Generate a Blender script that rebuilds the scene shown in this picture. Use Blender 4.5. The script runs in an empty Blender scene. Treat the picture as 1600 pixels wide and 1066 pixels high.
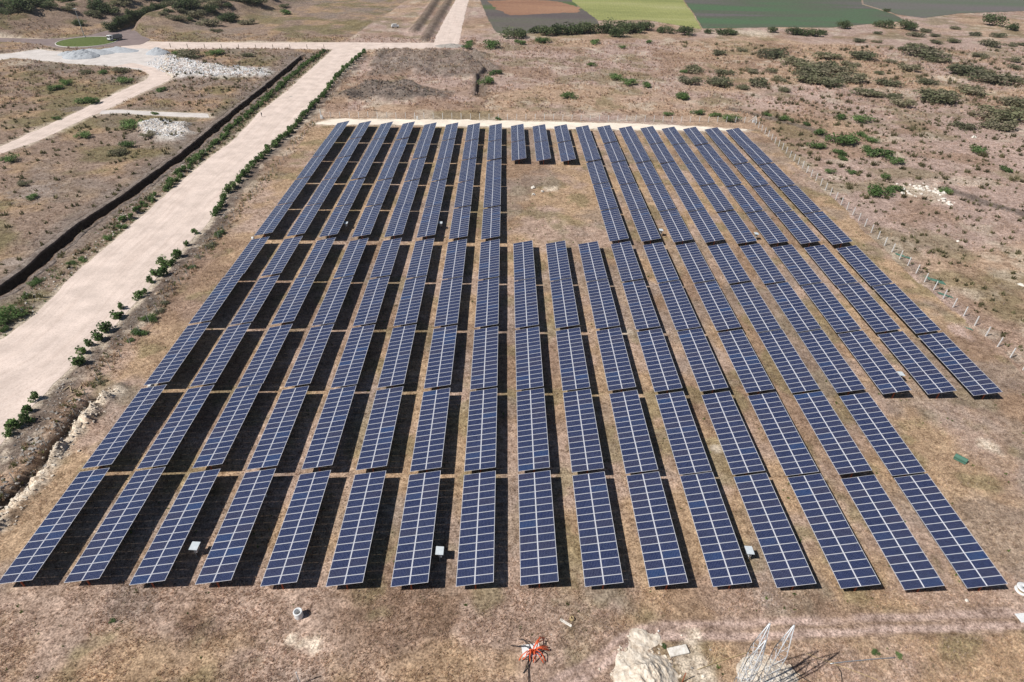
import bpy, bmesh, math, random
import numpy as np
from mathutils import Vector, Matrix
from mathutils.geometry import tessellate_polygon

random.seed(7)
rng = np.random.default_rng(7)
SC = bpy.context.scene
COL = SC.collection

# ---------------------------------------------------------------- camera, sky, sun, exposure
cam_data = bpy.data.cameras.new('camera')
cam = bpy.data.objects.new('camera', cam_data)
COL.objects.link(cam)
SC.camera = cam
cam_data.sensor_width = 36.0
cam_data.lens = 964.48 / 1600 * 36.0
cam_data.clip_end = 20000
PITCH, YAW, ROLL = 0.625387, 0.021802, 0.023874
fwd = Vector((math.sin(YAW) * math.cos(PITCH), math.cos(YAW) * math.cos(PITCH), -math.sin(PITCH)))
rt = Vector((math.cos(YAW), -math.sin(YAW), 0))
up = rt.cross(fwd)
cr = rt * math.cos(ROLL) + up * math.sin(ROLL)
cu = up * math.cos(ROLL) - rt * math.sin(ROLL)
CAM = Vector((-2.618, -42.136, 67.59))
M4 = Matrix((cr, cu, -fwd)).transposed().to_4x4()
M4.translation = CAM
cam.matrix_world = M4

SUN_DIR = Vector((0.787, 0.33, -1.0)).normalized()      # the way the light travels
world = bpy.data.worlds.new('World')
SC.world = world
world.use_nodes = True
wn = world.node_tree.nodes
sky = wn.new('ShaderNodeTexSky')
sky.sky_type = 'NISHITA'
sky.sun_disc = False
sky.sun_elevation = math.asin(-SUN_DIR.z)
sky.sun_rotation = math.atan2(-SUN_DIR.x, -SUN_DIR.y)
sky.air_density = 1.0
sky.dust_density = 0.6
sky.altitude = 1500.0
bg = wn['Background']
bg.inputs['Strength'].default_value = 0.05
world.node_tree.links.new(sky.outputs[0], bg.inputs['Color'])
sun_data = bpy.data.lights.new('sun', 'SUN')
sun_data.energy = 5.0
sun_data.angle = math.radians(0.53)
sun_data.color = (1.0, 0.95, 0.88)
sun = bpy.data.objects.new('sun', sun_data)
COL.objects.link(sun)
sun.rotation_euler = SUN_DIR.to_track_quat('-Z', 'Y').to_euler()
sun.location = (-60, -20, 120)
SC.view_settings.view_transform = 'Standard'
SC.view_settings.look = 'None'
SC.view_settings.exposure = 0.12
SC.view_settings.gamma = 1.0
SC.view_settings.use_curve_mapping = False

# ---------------------------------------------------------------- helpers
def tag(o, label=None, cat=None, group=None, kind=None):
    if label: o['label'] = label
    if cat: o['category'] = cat
    if group: o['group'] = group
    if kind: o['kind'] = kind
    return o

def empty(name, loc, rz=0.0):
    o = bpy.data.objects.new(name, None)
    o.empty_display_size = 0.3
    o.location = loc
    o.rotation_euler = (0, 0, rz)
    COL.objects.link(o)
    return o

def add(name, mesh, parent=None, loc=(0, 0, 0), rot=(0, 0, 0), scale=(1, 1, 1)):
    o = bpy.data.objects.new(name, mesh)
    o.location = loc
    o.rotation_euler = rot
    o.scale = scale
    o.parent = parent
    COL.objects.link(o)
    return o

def np_mesh(name, V, F, mats, tint=None, smooth=False, extra=None):
    """mesh from numpy vertices and faces (all tris or all quads)"""
    me = bpy.data.meshes.new(name)
    V = np.asarray(V, np.float32); F = np.asarray(F, np.int32)
    k = F.shape[1]
    me.vertices.add(len(V)); me.vertices.foreach_set('co', V.ravel())
    me.loops.add(F.size); me.loops.foreach_set('vertex_index', F.ravel())
    me.polygons.add(len(F)); me.polygons.foreach_set('loop_start', np.arange(0, F.size, k, dtype=np.int32))
    me.update(calc_edges=True)
    for m in (mats if isinstance(mats, (list, tuple)) else [mats]):
        me.materials.append(m)
    if tint is not None:
        a = me.attributes.new('tint', 'FLOAT_COLOR', 'POINT')
        c = np.ones((len(V), 4), np.float32); c[:, :3] = tint
        a.data.foreach_set('color', c.ravel())
    if extra is not None:
        a = me.attributes.new('across', 'FLOAT_VECTOR', 'POINT')
        a.data.foreach_set('vector', np.asarray(extra, np.float32).ravel())
    me.polygons.foreach_set('use_smooth', np.full(len(F), bool(smooth)))
    return me

class MB:
    """collects boxes, bars and tubes into one mesh"""
    def __init__(s): s.bm = bmesh.new()
    def box(s, c, d, rot=None, mat=0):
        m = Matrix.Translation(c) @ (rot.to_4x4() if rot else Matrix()) @ Matrix.Diagonal((d[0], d[1], d[2], 1))
        r = bmesh.ops.create_cube(s.bm, size=1.0, matrix=m)
        if mat:
            for f in {f for v in r['verts'] for f in v.link_faces}: f.material_index = mat
        return s
    def bar(s, a, b, r, n=6, r2=None, mat=0):
        a = Vector(a); b = Vector(b); d = b - a
        m = Matrix.Translation((a + b) / 2) @ d.to_track_quat('Z', 'Y').to_matrix().to_4x4()
        q = bmesh.ops.create_cone(s.bm, cap_ends=True, segments=n, radius1=r, radius2=r if r2 is None else r2, depth=d.length, matrix=m)
        if mat:
            for f in {f for v in q['verts'] for f in v.link_faces}: f.material_index = mat
        return s
    def tube(s, pts, r, n=6, mat=0):
        pts = [Vector(p) for p in pts]; rings = []
        for i, p in enumerate(pts):
            d = (pts[min(i + 1, len(pts) - 1)] - pts[max(i - 1, 0)]).normalized()
            q = d.to_track_quat('Z', 'Y')
            rr = r[i] if isinstance(r, (list, tuple)) else r
            rings.append([s.bm.verts.new(p + q @ Vector((rr * math.cos(2 * math.pi * k / n), rr * math.sin(2 * math.pi * k / n), 0))) for k in range(n)])
        for A, B in zip(rings, rings[1:]):
            for k in range(n):
                f = s.bm.faces.new((A[k], A[(k + 1) % n], B[(k + 1) % n], B[k])); f.material_index = mat; f.smooth = True
        s.bm.faces.new(rings[0][::-1]).material_index = mat; s.bm.faces.new(rings[-1]).material_index = mat
        return s
    def lathe(s, prof, n=24, mat=0, smooth=True):
        R = [[s.bm.verts.new((r * math.cos(2 * math.pi * k / n), r * math.sin(2 * math.pi * k / n), z)) for k in range(n)] for r, z in prof]
        for A, B in zip(R, R[1:]):
            for k in range(n):
                f = s.bm.faces.new((A[k], A[(k + 1) % n], B[(k + 1) % n], B[k])); f.material_index = mat; f.smooth = smooth
        return s
    def bevel(s, w, seg=1):
        bmesh.ops.bevel(s.bm, geom=list(s.bm.edges), offset=w, segments=seg, affect='EDGES', profile=0.5)
        return s
    def mesh(s, name, mats):
        me = bpy.data.meshes.new(name)
        bmesh.ops.recalc_face_normals(s.bm, faces=s.bm.faces)
        s.bm.to_mesh(me); s.bm.free()
        for m in (mats if isinstance(mats, (list, tuple)) else [mats]): me.materials.append(m)
        return me

# ---------------------------------------------------------------- numpy noise and distances
def _hash(ix, iy, seed):
    h = (ix.astype(np.int64) * 374761393 + iy.astype(np.int64) * 668265263 + seed * 974634777) & 0xffffffff
    h = ((h ^ (h >> 13)) * 1274126177) & 0xffffffff
    return ((h ^ (h >> 16)) & 0xffff) / 65535.0

def vnoise(x, y, seed=0):
    ix = np.floor(x); iy = np.floor(y); fx = x - ix; fy = y - iy
    fx = fx * fx * (3 - 2 * fx); fy = fy * fy * (3 - 2 * fy)
    a = _hash(ix, iy, seed); b = _hash(ix + 1, iy, seed); c = _hash(ix, iy + 1, seed); d = _hash(ix + 1, iy + 1, seed)
    return (a + (b - a) * fx) * (1 - fy) + (c + (d - c) * fx) * fy

def fbm(x, y, scale, octv=4, seed=0):
    t = 0; amp = 0.5; tot = 0
    x = x / scale; y = y / scale
    for o in range(octv):
        t = t + amp * vnoise(x + 17.3 * o, y - 9.1 * o, seed + o); tot += amp
        amp *= 0.5; x = x * 2.03; y = y * 2.03
    return t / tot

def sstep(a, b, v):
    t = np.clip((v - a) / (b - a), 0, 1)
    return t * t * (3 - 2 * t)

def dline(x, y, pts):
    """distance to a polyline, and the side (positive = right of its direction)"""
    best = np.full(x.shape, 1e9); side = np.zeros(x.shape)
    for (x0, y0), (x1, y1) in zip(pts, pts[1:]):
        dx, dy = x1 - x0, y1 - y0
        t = np.clip(((x - x0) * dx + (y - y0) * dy) / (dx * dx + dy * dy), 0, 1)
        px = x - x0 - t * dx; py = y - y0 - t * dy
        d = np.hypot(px, py); c = px * dy - py * dx
        m = d < best
        best = np.where(m, d, best); side = np.where(m, np.sign(c), side)
    return best, side

def inpoly(x, y, pts):
    r = np.zeros(x.shape, bool)
    n = len(pts)
    for i in range(n):
        x0, y0 = pts[i]; x1, y1 = pts[(i + 1) % n]
        if y0 == y1: continue
        c = ((y0 > y) != (y1 > y)) & (x < (x1 - x0) * (y - y0) / (y1 - y0) + x0)
        r ^= c
    return r

def polymask(x, y, pts, soft=2.0, warp=2.0, seed=3):
    """1 inside, fading over soft metres outside the outline"""
    wx = x + warp * (fbm(x, y, 6, 3, seed) - 0.5) * 2; wy = y + warp * (fbm(x, y, 6, 3, seed + 9) - 0.5) * 2
    d, _ = dline(wx, wy, list(pts) + [pts[0]])
    d = np.where(inpoly(wx, wy, pts), -d, d)
    return 1 - sstep(-soft * 0.3, soft, d)

def mix3(c, col, m):
    return c * (1 - m[:, None]) + np.asarray(col) * m[:, None]

# ---------------------------------------------------------------- the lie of the land (metres; x along the array's front, y away)
ROAD_L = [(-110.0, 21.0), (-93.58, 50.29), (-92.88, 60.65), (-94.07, 71.35), (-93.94, 80.88), (-93.78, 96.53), (-93.97, 119.10), (-93.76, 140.83), (-92.10, 165.48), (-93.95, 195.66), (-92.45, 227.03), (-92.73, 270.90), (-92.72, 311.13), (-91.35, 329.82)]
ROAD_R = [(-84.0, 6.0), (-76.57, 23.33), (-77.52, 29.88), (-76.91, 43.70), (-75.98, 54.35), (-75.70, 69.39), (-76.41, 84.74), (-75.87, 98.56), (-78.28, 121.30), (-79.01, 149.22), (-77.53, 185.81), (-76.80, 218.09), (-76.94, 267.84), (-75.59, 309.96), (-74.15, 329.74)]
CROSS_A = [(-208.31, 326.93), (-193.76, 323.00), (-160.89, 323.67), (-124.21, 327.39), (-90.35, 331.74), (-62.29, 332.76), (-39.50, 335.44)]
CROSS_B = [(-197.71, 299.00), (-185.05, 304.23), (-154.86, 307.96), (-119.29, 310.57), (-92.98, 312.27), (-59.70, 314.63), (-26.70, 324.68)]
FAR_L = [(-41.78, 325.83), (-42.44, 364.30), (-42.37, 426.54), (-41.29, 508.68), (-40.32, 643.08), (-41.15, 854.70)]
FAR_R = [(-27.91, 327.20), (-28.79, 365.80), (-29.88, 428.13), (-31.01, 510.24), (-32.38, 644.59), (-34.07, 856.48)]
TRACK_A = [(-190.0, 140.0), (-161.34, 152.75), (-160.95, 168.57), (-159.48, 184.81), (-159.06, 205.61), (-158.06, 228.82), (-157.25, 239.95), (-159.88, 250.40), (-169.85, 260.93), (-183.24, 264.19)]
TRACK_B = [(-186.0, 133.0), (-157.52, 146.92), (-153.57, 159.93), (-152.38, 176.27), (-150.19, 196.40), (-149.00, 219.10), (-147.14, 233.23), (-147.11, 244.60), (-159.94, 261.75), (-177.56, 272.84)]
TRACK2_A = [(-151.49, 194.33), (-145.13, 195.86), (-133.14, 194.06), (-120.85, 193.14), (-112.02, 192.84)]
TRACK2_B = [(-149.98, 189.96), (-142.95, 191.50), (-131.03, 189.48), (-118.83, 188.32), (-109.29, 187.82)]
YARD = [(-256.39, 279.17), (-243.86, 288.32), (-237.39, 298.38), (-216.97, 290.83), (-211.69, 298.69), (-199.85, 305.29), (-186.22, 304.40), (-173.51, 298.04), (-161.95, 269.59), (-161.91, 256.45), (-178.61, 262.82), (-207.82, 269.30), (-220.62, 272.34), (-237.27, 277.99), (-243.08, 262.66)]
ASPHALT = [(-282.69, 323.48), (-266.63, 325.17), (-252.47, 323.91), (-240.12, 327.96), (-232.64, 338.00), (-230.93, 353.26), (-219.95, 345.67), (-216.02, 355.72), (-204.91, 338.09), (-195.19, 328.51), (-193.81, 314.65), (-205.61, 307.15), (-217.39, 302.93), (-230.67, 302.86), (-243.85, 309.66), (-259.63, 315.15), (-275.51, 312.88)]
EXIT_A = [(-227.51, 345.97), (-225.24, 356.26), (-225.06, 373.09), (-226.22, 402.38), (-226.74, 431.95), (-226.65, 467.90), (-230.35, 514.37)]
EXIT_B = [(-217.31, 340.39), (-218.20, 353.13), (-219.78, 369.49), (-222.02, 398.14), (-222.29, 427.19), (-222.34, 463.62), (-226.16, 510.71)]
TRENCH = [(-112.0, 44.0), (-104.93, 66.64), (-104.70, 74.00), (-105.32, 85.77), (-105.77, 99.03), (-103.62, 117.61), (-102.36, 150.45), (-102.73, 176.81), (-102.83, 223.23), (-103.17, 255.54), (-103.51, 293.79)]
STRIP = [(-71.5, 182.0), (-40.0, 182.8), (0.0, 182.4), (40.0, 182.0), (84.0, 182.6), (86.5, 184.5), (60.0, 188.5), (20.0, 190.0), (-30.0, 190.4), (-66.0, 188.8)]
RUT1 = [(3.41, -10.28), (6.14, -8.91), (8.82, -7.42), (10.80, -5.88), (13.30, -4.53), (16.19, -4.10), (20.91, -3.83), (27.65, -3.63), (43.87, -2.99), (59.53, -2.30), (70.0, 2.6)]
RUT2 = [(4.90, -10.70), (7.66, -9.21), (9.36, -8.13), (11.48, -6.69), (13.58, -5.71), (16.13, -5.20), (20.58, -5.11), (27.13, -5.17), (43.15, -4.39), (58.44, -3.88), (70.0, 0.6)]
GULLY = [(-79.0, 4.0), (-69.74, 12.91), (-69.22, 16.85), (-68.91, 20.81), (-69.28, 26.67), (-69.56, 32.12), (-68.84, 34.30)]
CHALK_RIDGE = [(-75.0, 1.0), (-67.20, 9.03), (-67.56, 12.92), (-67.66, 17.69), (-67.64, 22.31), (-67.25, 26.70), (-67.21, 32.15), (-65.95, 36.22)]
FIELD = [(-70, -12), (91, -12), (91, 190), (-70, 190)]
HEAPS = [(-70.56, 216.90), (-63.65, 240.17), (-46.09, 241.48), (-28.09, 228.25), (-26.52, 219.88), (-47.15, 216.86)]
HEAPS2 = [(-63.68, 255.97), (-67.36, 308.04), (-52.13, 312.25), (-16.69, 310.05), (-7.06, 273.52), (-13.68, 255.76), (-36.28, 256.06), (-47.32, 265.78), (-55.30, 258.71)]
PALE_PILES = [(-127.72, 172.78), (-124.74, 179.11), (-113.94, 178.47), (-108.59, 169.09), (-110.68, 162.17), (-120.97, 166.12)]
RUBBLE = [(-172.70, 273.26), (-172.32, 292.91), (-150.17, 275.22), (-132.25, 265.37), (-114.10, 264.67), (-108.78, 252.41), (-125.26, 246.30), (-146.44, 247.43), (-158.18, 256.75)]
CROP_DARK = [(-32.68, 805.38), (-23.31, 524.08), (-13.53, 418.44), (-7.84, 370.97), (1.92, 361.36), (26.29, 382.20), (59.35, 410.04), (60.71, 446.41), (52.25, 487.05), (81.85, 832.52)]
CROP_RED = [(-15.57, 506.43), (11.90, 521.80), (40.78, 511.18), (54.70, 478.53), (49.42, 456.81), (17.80, 444.71), (1.02, 436.77), (-8.27, 462.37)]
CROP_YELLOW = [(74.34, 830.74), (50.65, 516.35), (55.57, 471.11), (60.95, 423.22), (94.54, 430.07), (124.26, 396.39), (133.67, 455.88), (143.53, 530.27), (209.79, 862.84)]
CROP_GREEN = [(212.10, 863.38), (144.64, 530.43), (134.65, 456.00), (125.83, 399.74), (169.15, 407.96), (214.60, 413.21), (284.68, 448.91), (292.11, 478.51), (292.01, 530.73), (462.51, 922.72)]
CROP_SLATE = [(466.46, 923.65), (294.82, 533.62), (295.66, 478.97), (305.59, 464.02), (350.23, 492.49), (420.61, 515.28), (790.50, 1000.43)]
MOUNDS = [([(-285.14, 347.91), (-274.94, 369.28), (-272.02, 391.83), (-261.92, 412.56), (-252.98, 451.98), (-251.05, 496.88)], 11.0, 24.0),
          ([(-336.79, 397.76), (-320.83, 420.14), (-309.44, 455.67), (-304.67, 495.29)], 10.0, 28.0),
          ([(-210.33, 370.60), (-204.65, 391.00), (-191.57, 411.72), (-180.62, 439.36), (-175.21, 475.50)], 8.5, 18.0)]
BERM = [(-56.86, 365.54), (-55.93, 413.16), (-56.18, 471.70), (-57.35, 559.80)]
BERM2 = [(-47.64, 339.52), (-47.59, 397.25), (-46.74, 473.04), (-46.43, 561.63)]
CUT = [(-21.22, 309.63), (-13.69, 287.05), (-10.16, 273.27), (-13.33, 259.94), (-12.65, 225.87)]
TRACK_R = [(88.82, 211.50), (99.73, 200.33), (110.18, 188.63), (112.95, 176.25)]
TRACK_R2 = [(127.87, 130.24), (133.08, 120.22), (139.32, 113.18)]

def resample(pts, step):
    P = [Vector(p) for p in pts]; L = [0]
    for a, b in zip(P, P[1:]): L.append(L[-1] + (b - a).length)
    n = max(2, int(L[-1] / step) + 1); out = []
    t = np.linspace(0, L[-1], n)
    return np.stack([np.interp(t, L, [p.x for p in P]), np.interp(t, L, [p.y for p in P])], 1)

def mid(a, b):
    A = resample(a, 4); n = len(A)
    B = np.asarray(b, float); L = np.r_[0, np.cumsum(np.hypot(*np.diff(B, axis=0).T))]
    t = np.linspace(0, L[-1], n)
    B = np.stack([np.interp(t, L, B[:, 0]), np.interp(t, L, B[:, 1])], 1)
    return A, B

def band(a, b):
    A, B = mid(a, b)
    return [tuple(p) for p in A] + [tuple(p) for p in B[::-1]]
BANDS = {'main': band(ROAD_L, ROAD_R), 'cross': band(CROSS_A, CROSS_B), 'far': band(FAR_L, FAR_R), 'track': band(TRACK_A, TRACK_B),
         'track2': band(TRACK2_A, TRACK2_B), 'exit': band(EXIT_A, EXIT_B)}
FLAT = [BANDS[k] for k in BANDS] + [YARD, ASPHALT, STRIP, CROP_DARK, CROP_YELLOW, CROP_GREEN, CROP_SLATE]

def polydist(x, y, pts):
    d, _ = dline(x, y, list(pts) + [pts[0]])
    return np.where(inpoly(x, y, pts), -d, d)

def flat_dist(x, y):
    d = np.full(x.shape, 1e9)
    for p in FLAT:
        q = np.asarray(p); pad = 12
        m = (x > q[:, 0].min() - pad) & (x < q[:, 0].max() + pad) & (y > q[:, 1].min() - pad) & (y < q[:, 1].max() + pad)
        if m.any(): d[m] = np.minimum(d[m], polydist(x[m], y[m], p))
    return d

def near(x, y, pts, pad):
    q = np.asarray(pts)
    return (x > q[:, 0].min() - pad) & (x < q[:, 0].max() + pad) & (y > q[:, 1].min() - pad) & (y < q[:, 1].max() + pad)

def height(x, y):
    x = np.atleast_1d(np.asarray(x, float)); y = np.atleast_1d(np.asarray(y, float))
    infield = (x > -69) & (x < 90) & (y > -1.5) & (y < 182)
    rough = np.where(infield, 0.10, 0.30)
    h = rough * (fbm(x, y, 5, 4, 11) - 0.5) * 2 + np.where(infield, 0.12, 0.5) * (fbm(x, y, 34, 2, 21) - 0.5)
    far = sstep(210, 330, y) * sstep(60, 160, np.abs(x - 40) + 30)
    h = h + far * 2.2 * (fbm(x, y, 45, 3, 31) - 0.5)
    for pts, H, W in MOUNDS:
        d, s = dline(x, y, pts)
        h = h + H * np.exp(-(d / W) ** 2) * (0.62 + 0.75 * (fbm(x, y, 16, 4, 41) - 0.2))
    for pts, H, W in ((BERM, 1.9, 3.0), (BERM2, 1.3, 2.6)):
        d, _ = dline(x, y, pts); h = h + H * np.exp(-(d / W) ** 2) * (0.8 + 0.4 * fbm(x, y, 4, 2, 5))
    for pts, H in ((HEAPS, 2.6), (HEAPS2, 2.0), (PALE_PILES, 2.6), (RUBBLE, 1.6)):
        m = near(x, y, pts, 14)
        if m.any():
            k = polymask(x[m], y[m], pts, 5, 3, 51)
            h[m] += k * H * np.clip(fbm(x[m], y[m], 6, 4, 61) * 1.7 - 0.35, 0, 2)
    m = near(x, y, GULLY, 8)
    if m.any():
        d, s = dline(x[m], y[m], GULLY)
        h[m] -= 1.3 * (1 - sstep(0.3, 1.7, d + 0.6 * (fbm(x[m], y[m], 2.2, 3, 71) - 0.5)))
    m = near(x, y, CHALK_RIDGE, 8)
    if m.any():
        d, s = dline(x[m], y[m], CHALK_RIDGE)
        h[m] += 1.5 * (1 - sstep(0.1, 2.4, d + 1.6 * (fbm(x[m], y[m], 3, 3, 83) - .5))) * np.clip(fbm(x[m], y[m], 1.7, 5, 81) * 2.8 - 0.9, 0, 2)
    m = near(x, y, ROAD_R, 8)
    if m.any():
        d, s = dline(x[m], y[m], ROAD_R)
        h[m] += .9 * np.clip(fbm(x[m], y[m], 2.6, 5, 91) * 2.2 - .95, -.1, 1) * (s > 0) * sstep(.6, 1.8, d) * (1 - sstep(4.5, 7.0, d)) * (y[m] < 140)
    m = near(x, y, ROAD_L, 8)
    if m.any():
        d, s = dline(x[m], y[m], ROAD_L)
        h[m] += .8 * np.clip(fbm(x[m], y[m], 2.6, 5, 92) * 2.2 - .95, -.1, 1) * (s < 0) * sstep(.6, 1.8, d) * (1 - sstep(5, 8.0, d)) * (y[m] < 180)
    m = near(x, y, CUT, 8)
    if m.any():
        d, s = dline(x[m], y[m], CUT)
        h[m] -= 1.9 * (1 - sstep(0.6, 2.2, d))
    for pts in (RUT1, RUT2):
        m = near(x, y, pts, 4)
        if m.any():
            d, s = dline(x[m], y[m], pts); h[m] -= 0.10 * (1 - sstep(0.2, 0.9, d))
    # roads, yards and fields lie on level ground, the trench is cut below it
    fd = flat_dist(x, y)
    h = h * sstep(0.0, 2.2, fd) - 0.06 * (1 - sstep(-0.6, 0.8, fd))
    m = near(x, y, TRENCH, 12)
    if m.any():
        d, s = dline(x[m], y[m], TRENCH)
        h[m] = h[m] * sstep(2.4, 7, d) - 3.0 * (1 - sstep(1.9, 2.5, d))
    return h

STRAW = np.array((.40, .295, .205)); TAN = np.array((.37, .28, .215)); PINK = np.array((.41, .32, .29)); BROWN = np.array((.255, .18, .135))
OLIVE = np.array((.18, .165, .09)); GREY = np.array((.225, .195, .18)); CHALK = np.array((.68, .61, .52)); DARK = np.array((.085, .07, .06))

def tint(x, y):
    n = len(x)
    big = fbm(x, y, 38, 3, 101); medn = fbm(x, y, 9, 4, 111); fine = fbm(x, y, 2.2, 3, 121); mott = fbm(x, y, 17, 4, 131)
    c = np.tile(TAN, (n, 1))
    wx = x + 6 * (fbm(x, y, 14, 3, 7) - .5); wy = y + 6 * (fbm(x, y, 14, 3, 8) - .5)
    infield = (wx > -70) & (wx < 90) & (wy > -13) & (wy < 184)
    _, rs = dline(x, y, ROAD_L)
    left = rs < 0
    right = (~infield) & (~left)
    # inside the fence: straw with brown mats and green-grey patches
    m = infield
    a = mix3(np.tile(STRAW, (n, 1)), TAN * .4 + PINK * .6, .9 * sstep(.42, .64, medn))
    a = mix3(a, BROWN, .75 * sstep(.52, .70, mott))
    a = mix3(a, OLIVE * 1.1, .55 * sstep(.54, .68, fbm(x, y, 6, 4, 141))); a = mix3(a, GREY * 1.15, .5 * sstep(.54, .68, fbm(x, y, 11, 4, 145)))
    c[m] = a[m]
    # scrub behind and to the side: pinkish bare soil, straw, dark mats
    b = mix3(np.tile(PINK * .95, (n, 1)), STRAW, .7 * sstep(.46, .66, big))
    b = mix3(b, BROWN * 1.1, .7 * sstep(.50, .66, mott))
    b = mix3(b, OLIVE, .55 * sstep(.56, .70, fbm(x, y, 13, 4, 151)))
    b = mix3(b, CHALK * .72, .55 * sstep(.60, .74, fbm(x, y, 8, 4, 161)))
    c[right] = b[right]
    # plots beyond the road: browner, olive
    e = mix3(np.tile(BROWN * .6 + GREY * .5, (n, 1)), STRAW * .85, sstep(.42, .64, medn))
    e = mix3(e, OLIVE * .95, .75 * sstep(.50, .66, fbm(x, y, 15, 4, 171)))
    e = mix3(e, GREY, .6 * sstep(.55, .70, fbm(x, y, 20, 3, 181)))
    c[left] = e[left]
    # the mounds: straw tops, dark green-brown slopes
    for pts, H, W in MOUNDS:
        d, s = dline(x, y, pts); k = 1 - sstep(W * .7, W * 1.5, d)
        q = mix3(np.tile(BROWN * .55 + GREY * .45, (n, 1)), STRAW * .5 + GREY * .4, sstep(.45, .62, medn)); q = mix3(q, OLIVE * .7, .8 * sstep(.48, .62, fbm(x, y, 12, 4, 191)))
        c = c * (1 - k[:, None]) + q * k[:, None]
    for pts in (BERM, BERM2, CUT):
        d, _ = dline(x, y, pts); c = mix3(c, DARK * 1.6, .8 * (1 - sstep(2, 4.5, d)))  # dark berms; along the cut the same tint paints its shadow
    for pts in (TRACK_R, TRACK_R2):
        d, _ = dline(x, y, pts); c = mix3(c, GREY * .6, .8 * (1 - sstep(.8, 3.4, d + 3 * (fine - .5))))
    # soil thrown up along the roadsides
    fdm, _ = dline(x, y, ROAD_R); k = (1 - sstep(3.0, 6.5, fdm + 3 * (medn - .5))) * (x > -120) * (y < 300)
    c = mix3(c, GREY * .62, .85 * k); c = mix3(c, CHALK * .8, .6 * k * sstep(.60, .72, fine))
    fdl, _ = dline(x, y, ROAD_L); k = (1 - sstep(4.0, 8.5, fdl + 3 * (medn - .5))) * (y < 300)
    c = mix3(c, GREY * .85, .6 * k * sstep(.35, .6, medn)); c = mix3(c, OLIVE, .5 * k * sstep(.52, .66, fine))
    dt, st = dline(x, y, TRENCH); c = mix3(c, GREY * .9, .75 * (1 - sstep(4, 9, dt + 4 * (medn - .5)))); c = mix3(c, DARK * .6, 1 - sstep(1.9, 2.6, dt))  # grey soil at the lips; trench shade put into the tint inside
    for pts, col, k0 in ((HEAPS, GREY * .72, .9), (HEAPS2, GREY * .85, .75), (PALE_PILES, np.array((.58, .57, .56)), .9), (RUBBLE, np.array((.62, .62, .63)), .9)):
        mm = near(x, y, pts, 14)
        if mm.any(): c[mm] = mix3(c[mm], col, k0 * polymask(x[mm], y[mm], pts, 4, 4, 51))
    for pts, col in ((CROP_DARK, GREY * .8), (CROP_YELLOW, OLIVE), (CROP_GREEN, OLIVE), (CROP_SLATE, GREY)):
        mm = inpoly(x, y, pts); c[mm] = col
    # dust beside the roads, the chalk spoil and the wheel ruts
    fd = flat_dist(x, y); c = mix3(c, CHALK * .85, .85 * (1 - sstep(0.2, 1.6, fd + 2.4 * (fine - .5))) * (y < 330))
    d, _ = dline(x, y, GULLY); c = mix3(c, DARK * 1.1, 1 - sstep(.5, 1.5, d))  # gully's shade painted into the ground colour
    d, _ = dline(x, y, CHALK_RIDGE); c = mix3(c, CHALK, .85 * (1 - sstep(.3, 2.0, d + 3.4 * (fine - .45))))
    for pts in (RUT1, RUT2):
        d, _ = dline(x, y, pts); c = mix3(c, BROWN * .9, .5 * (1 - sstep(.6, 1.5, d + 1.2 * (fine - .5)))); c = mix3(c, PINK * 1.16, .95 * (1 - sstep(.25, .70, d + .5 * (fine - .5))))
    for cx, cy, r, col in PATCHES:
        d = np.hypot((x - cx), (y - cy) * 1.0) + r * 1.3 * (fbm(x, y, 1.6, 4, 201) - .5); c = mix3(c, col, .85 * (1 - sstep(r * .35, r, d)))
    c = c * (0.78 + 0.44 * fine)[:, None]
    return np.clip(c, .01, .9)

PATCHES = [(-25.62, -5.63, .9, CHALK), (-22.94, -6.42, 1.3, CHALK * .95), (-24.41, -6.20, .9, CHALK), (19.69, -5.36, 1.7, CHALK), (18.45, -8.42, 2.3, CHALK * .9), (19.71, -9.64, 1.8, CHALK * .85),
           (10.95, 125.80, 3.0, CHALK), (211.42, 271.09, 9.0, CHALK * .9), (153.77, 385.08, 16.0, CHALK * .8), (130.94, 235.80, 9.0, PINK * 1.15), (108.36, 217.44, 14.0, PINK * 1.1), (139.21, 251.30, 12.0, PINK * 1.15),
           (73.01, 25.02, 2.2, CHALK * .9), (87.04, 56.14, 3.0, PINK * 1.15), (-59.75, 38.05, 2.0, CHALK * .8), (29.25, -0.60, 1.8, GREY * 1.6), (30.39, 24.26, 1.2, CHALK * .7), (21.55, 54.60, 1.2, CHALK * .75),
           (0.81, 21.82, .9, CHALK * .7), (119.25, 127.46, 8.0, CHALK * .75), (-128.31, 117.97, 9.0, GREY * 1.3), (-161.57, 196.15, 6.0, GREY), (-110.01, 78.76, 4.0, GREY * 1.4), (36.62, -1.67, 3.0, BROWN), (-37.73, -2.80, 3.0, BROWN),
           (-9.21, -1.91, 4.0, BROWN), (9.86, 24.03, 2.0, BROWN), (54.81, 2.58, 1.5, STRAW), (-226.84, 266.29, 8.0, CHALK * .65), (169.19, 169.59, 12.0, PINK * 1.1), (-51.74, 283.75, 14.0, GREY * 1.2), (199.79, 247.98, 10.0, STRAW * 1.1)]

# ---------------------------------------------------------------- materials
def mat(name, color=(.5, .5, .5), rough=.8, metal=0.0, spec=0.3):
    m = bpy.data.materials.new(name); m.use_nodes = True
    b = m.node_tree.nodes['Principled BSDF']
    b.inputs['Base Color'].default_value = (*color, 1); b.inputs['Roughness'].default_value = rough
    b.inputs['Metallic'].default_value = metal; b.inputs['Specular IOR Level'].default_value = spec
    return m, m.node_tree.nodes, m.node_tree.links, b

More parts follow.
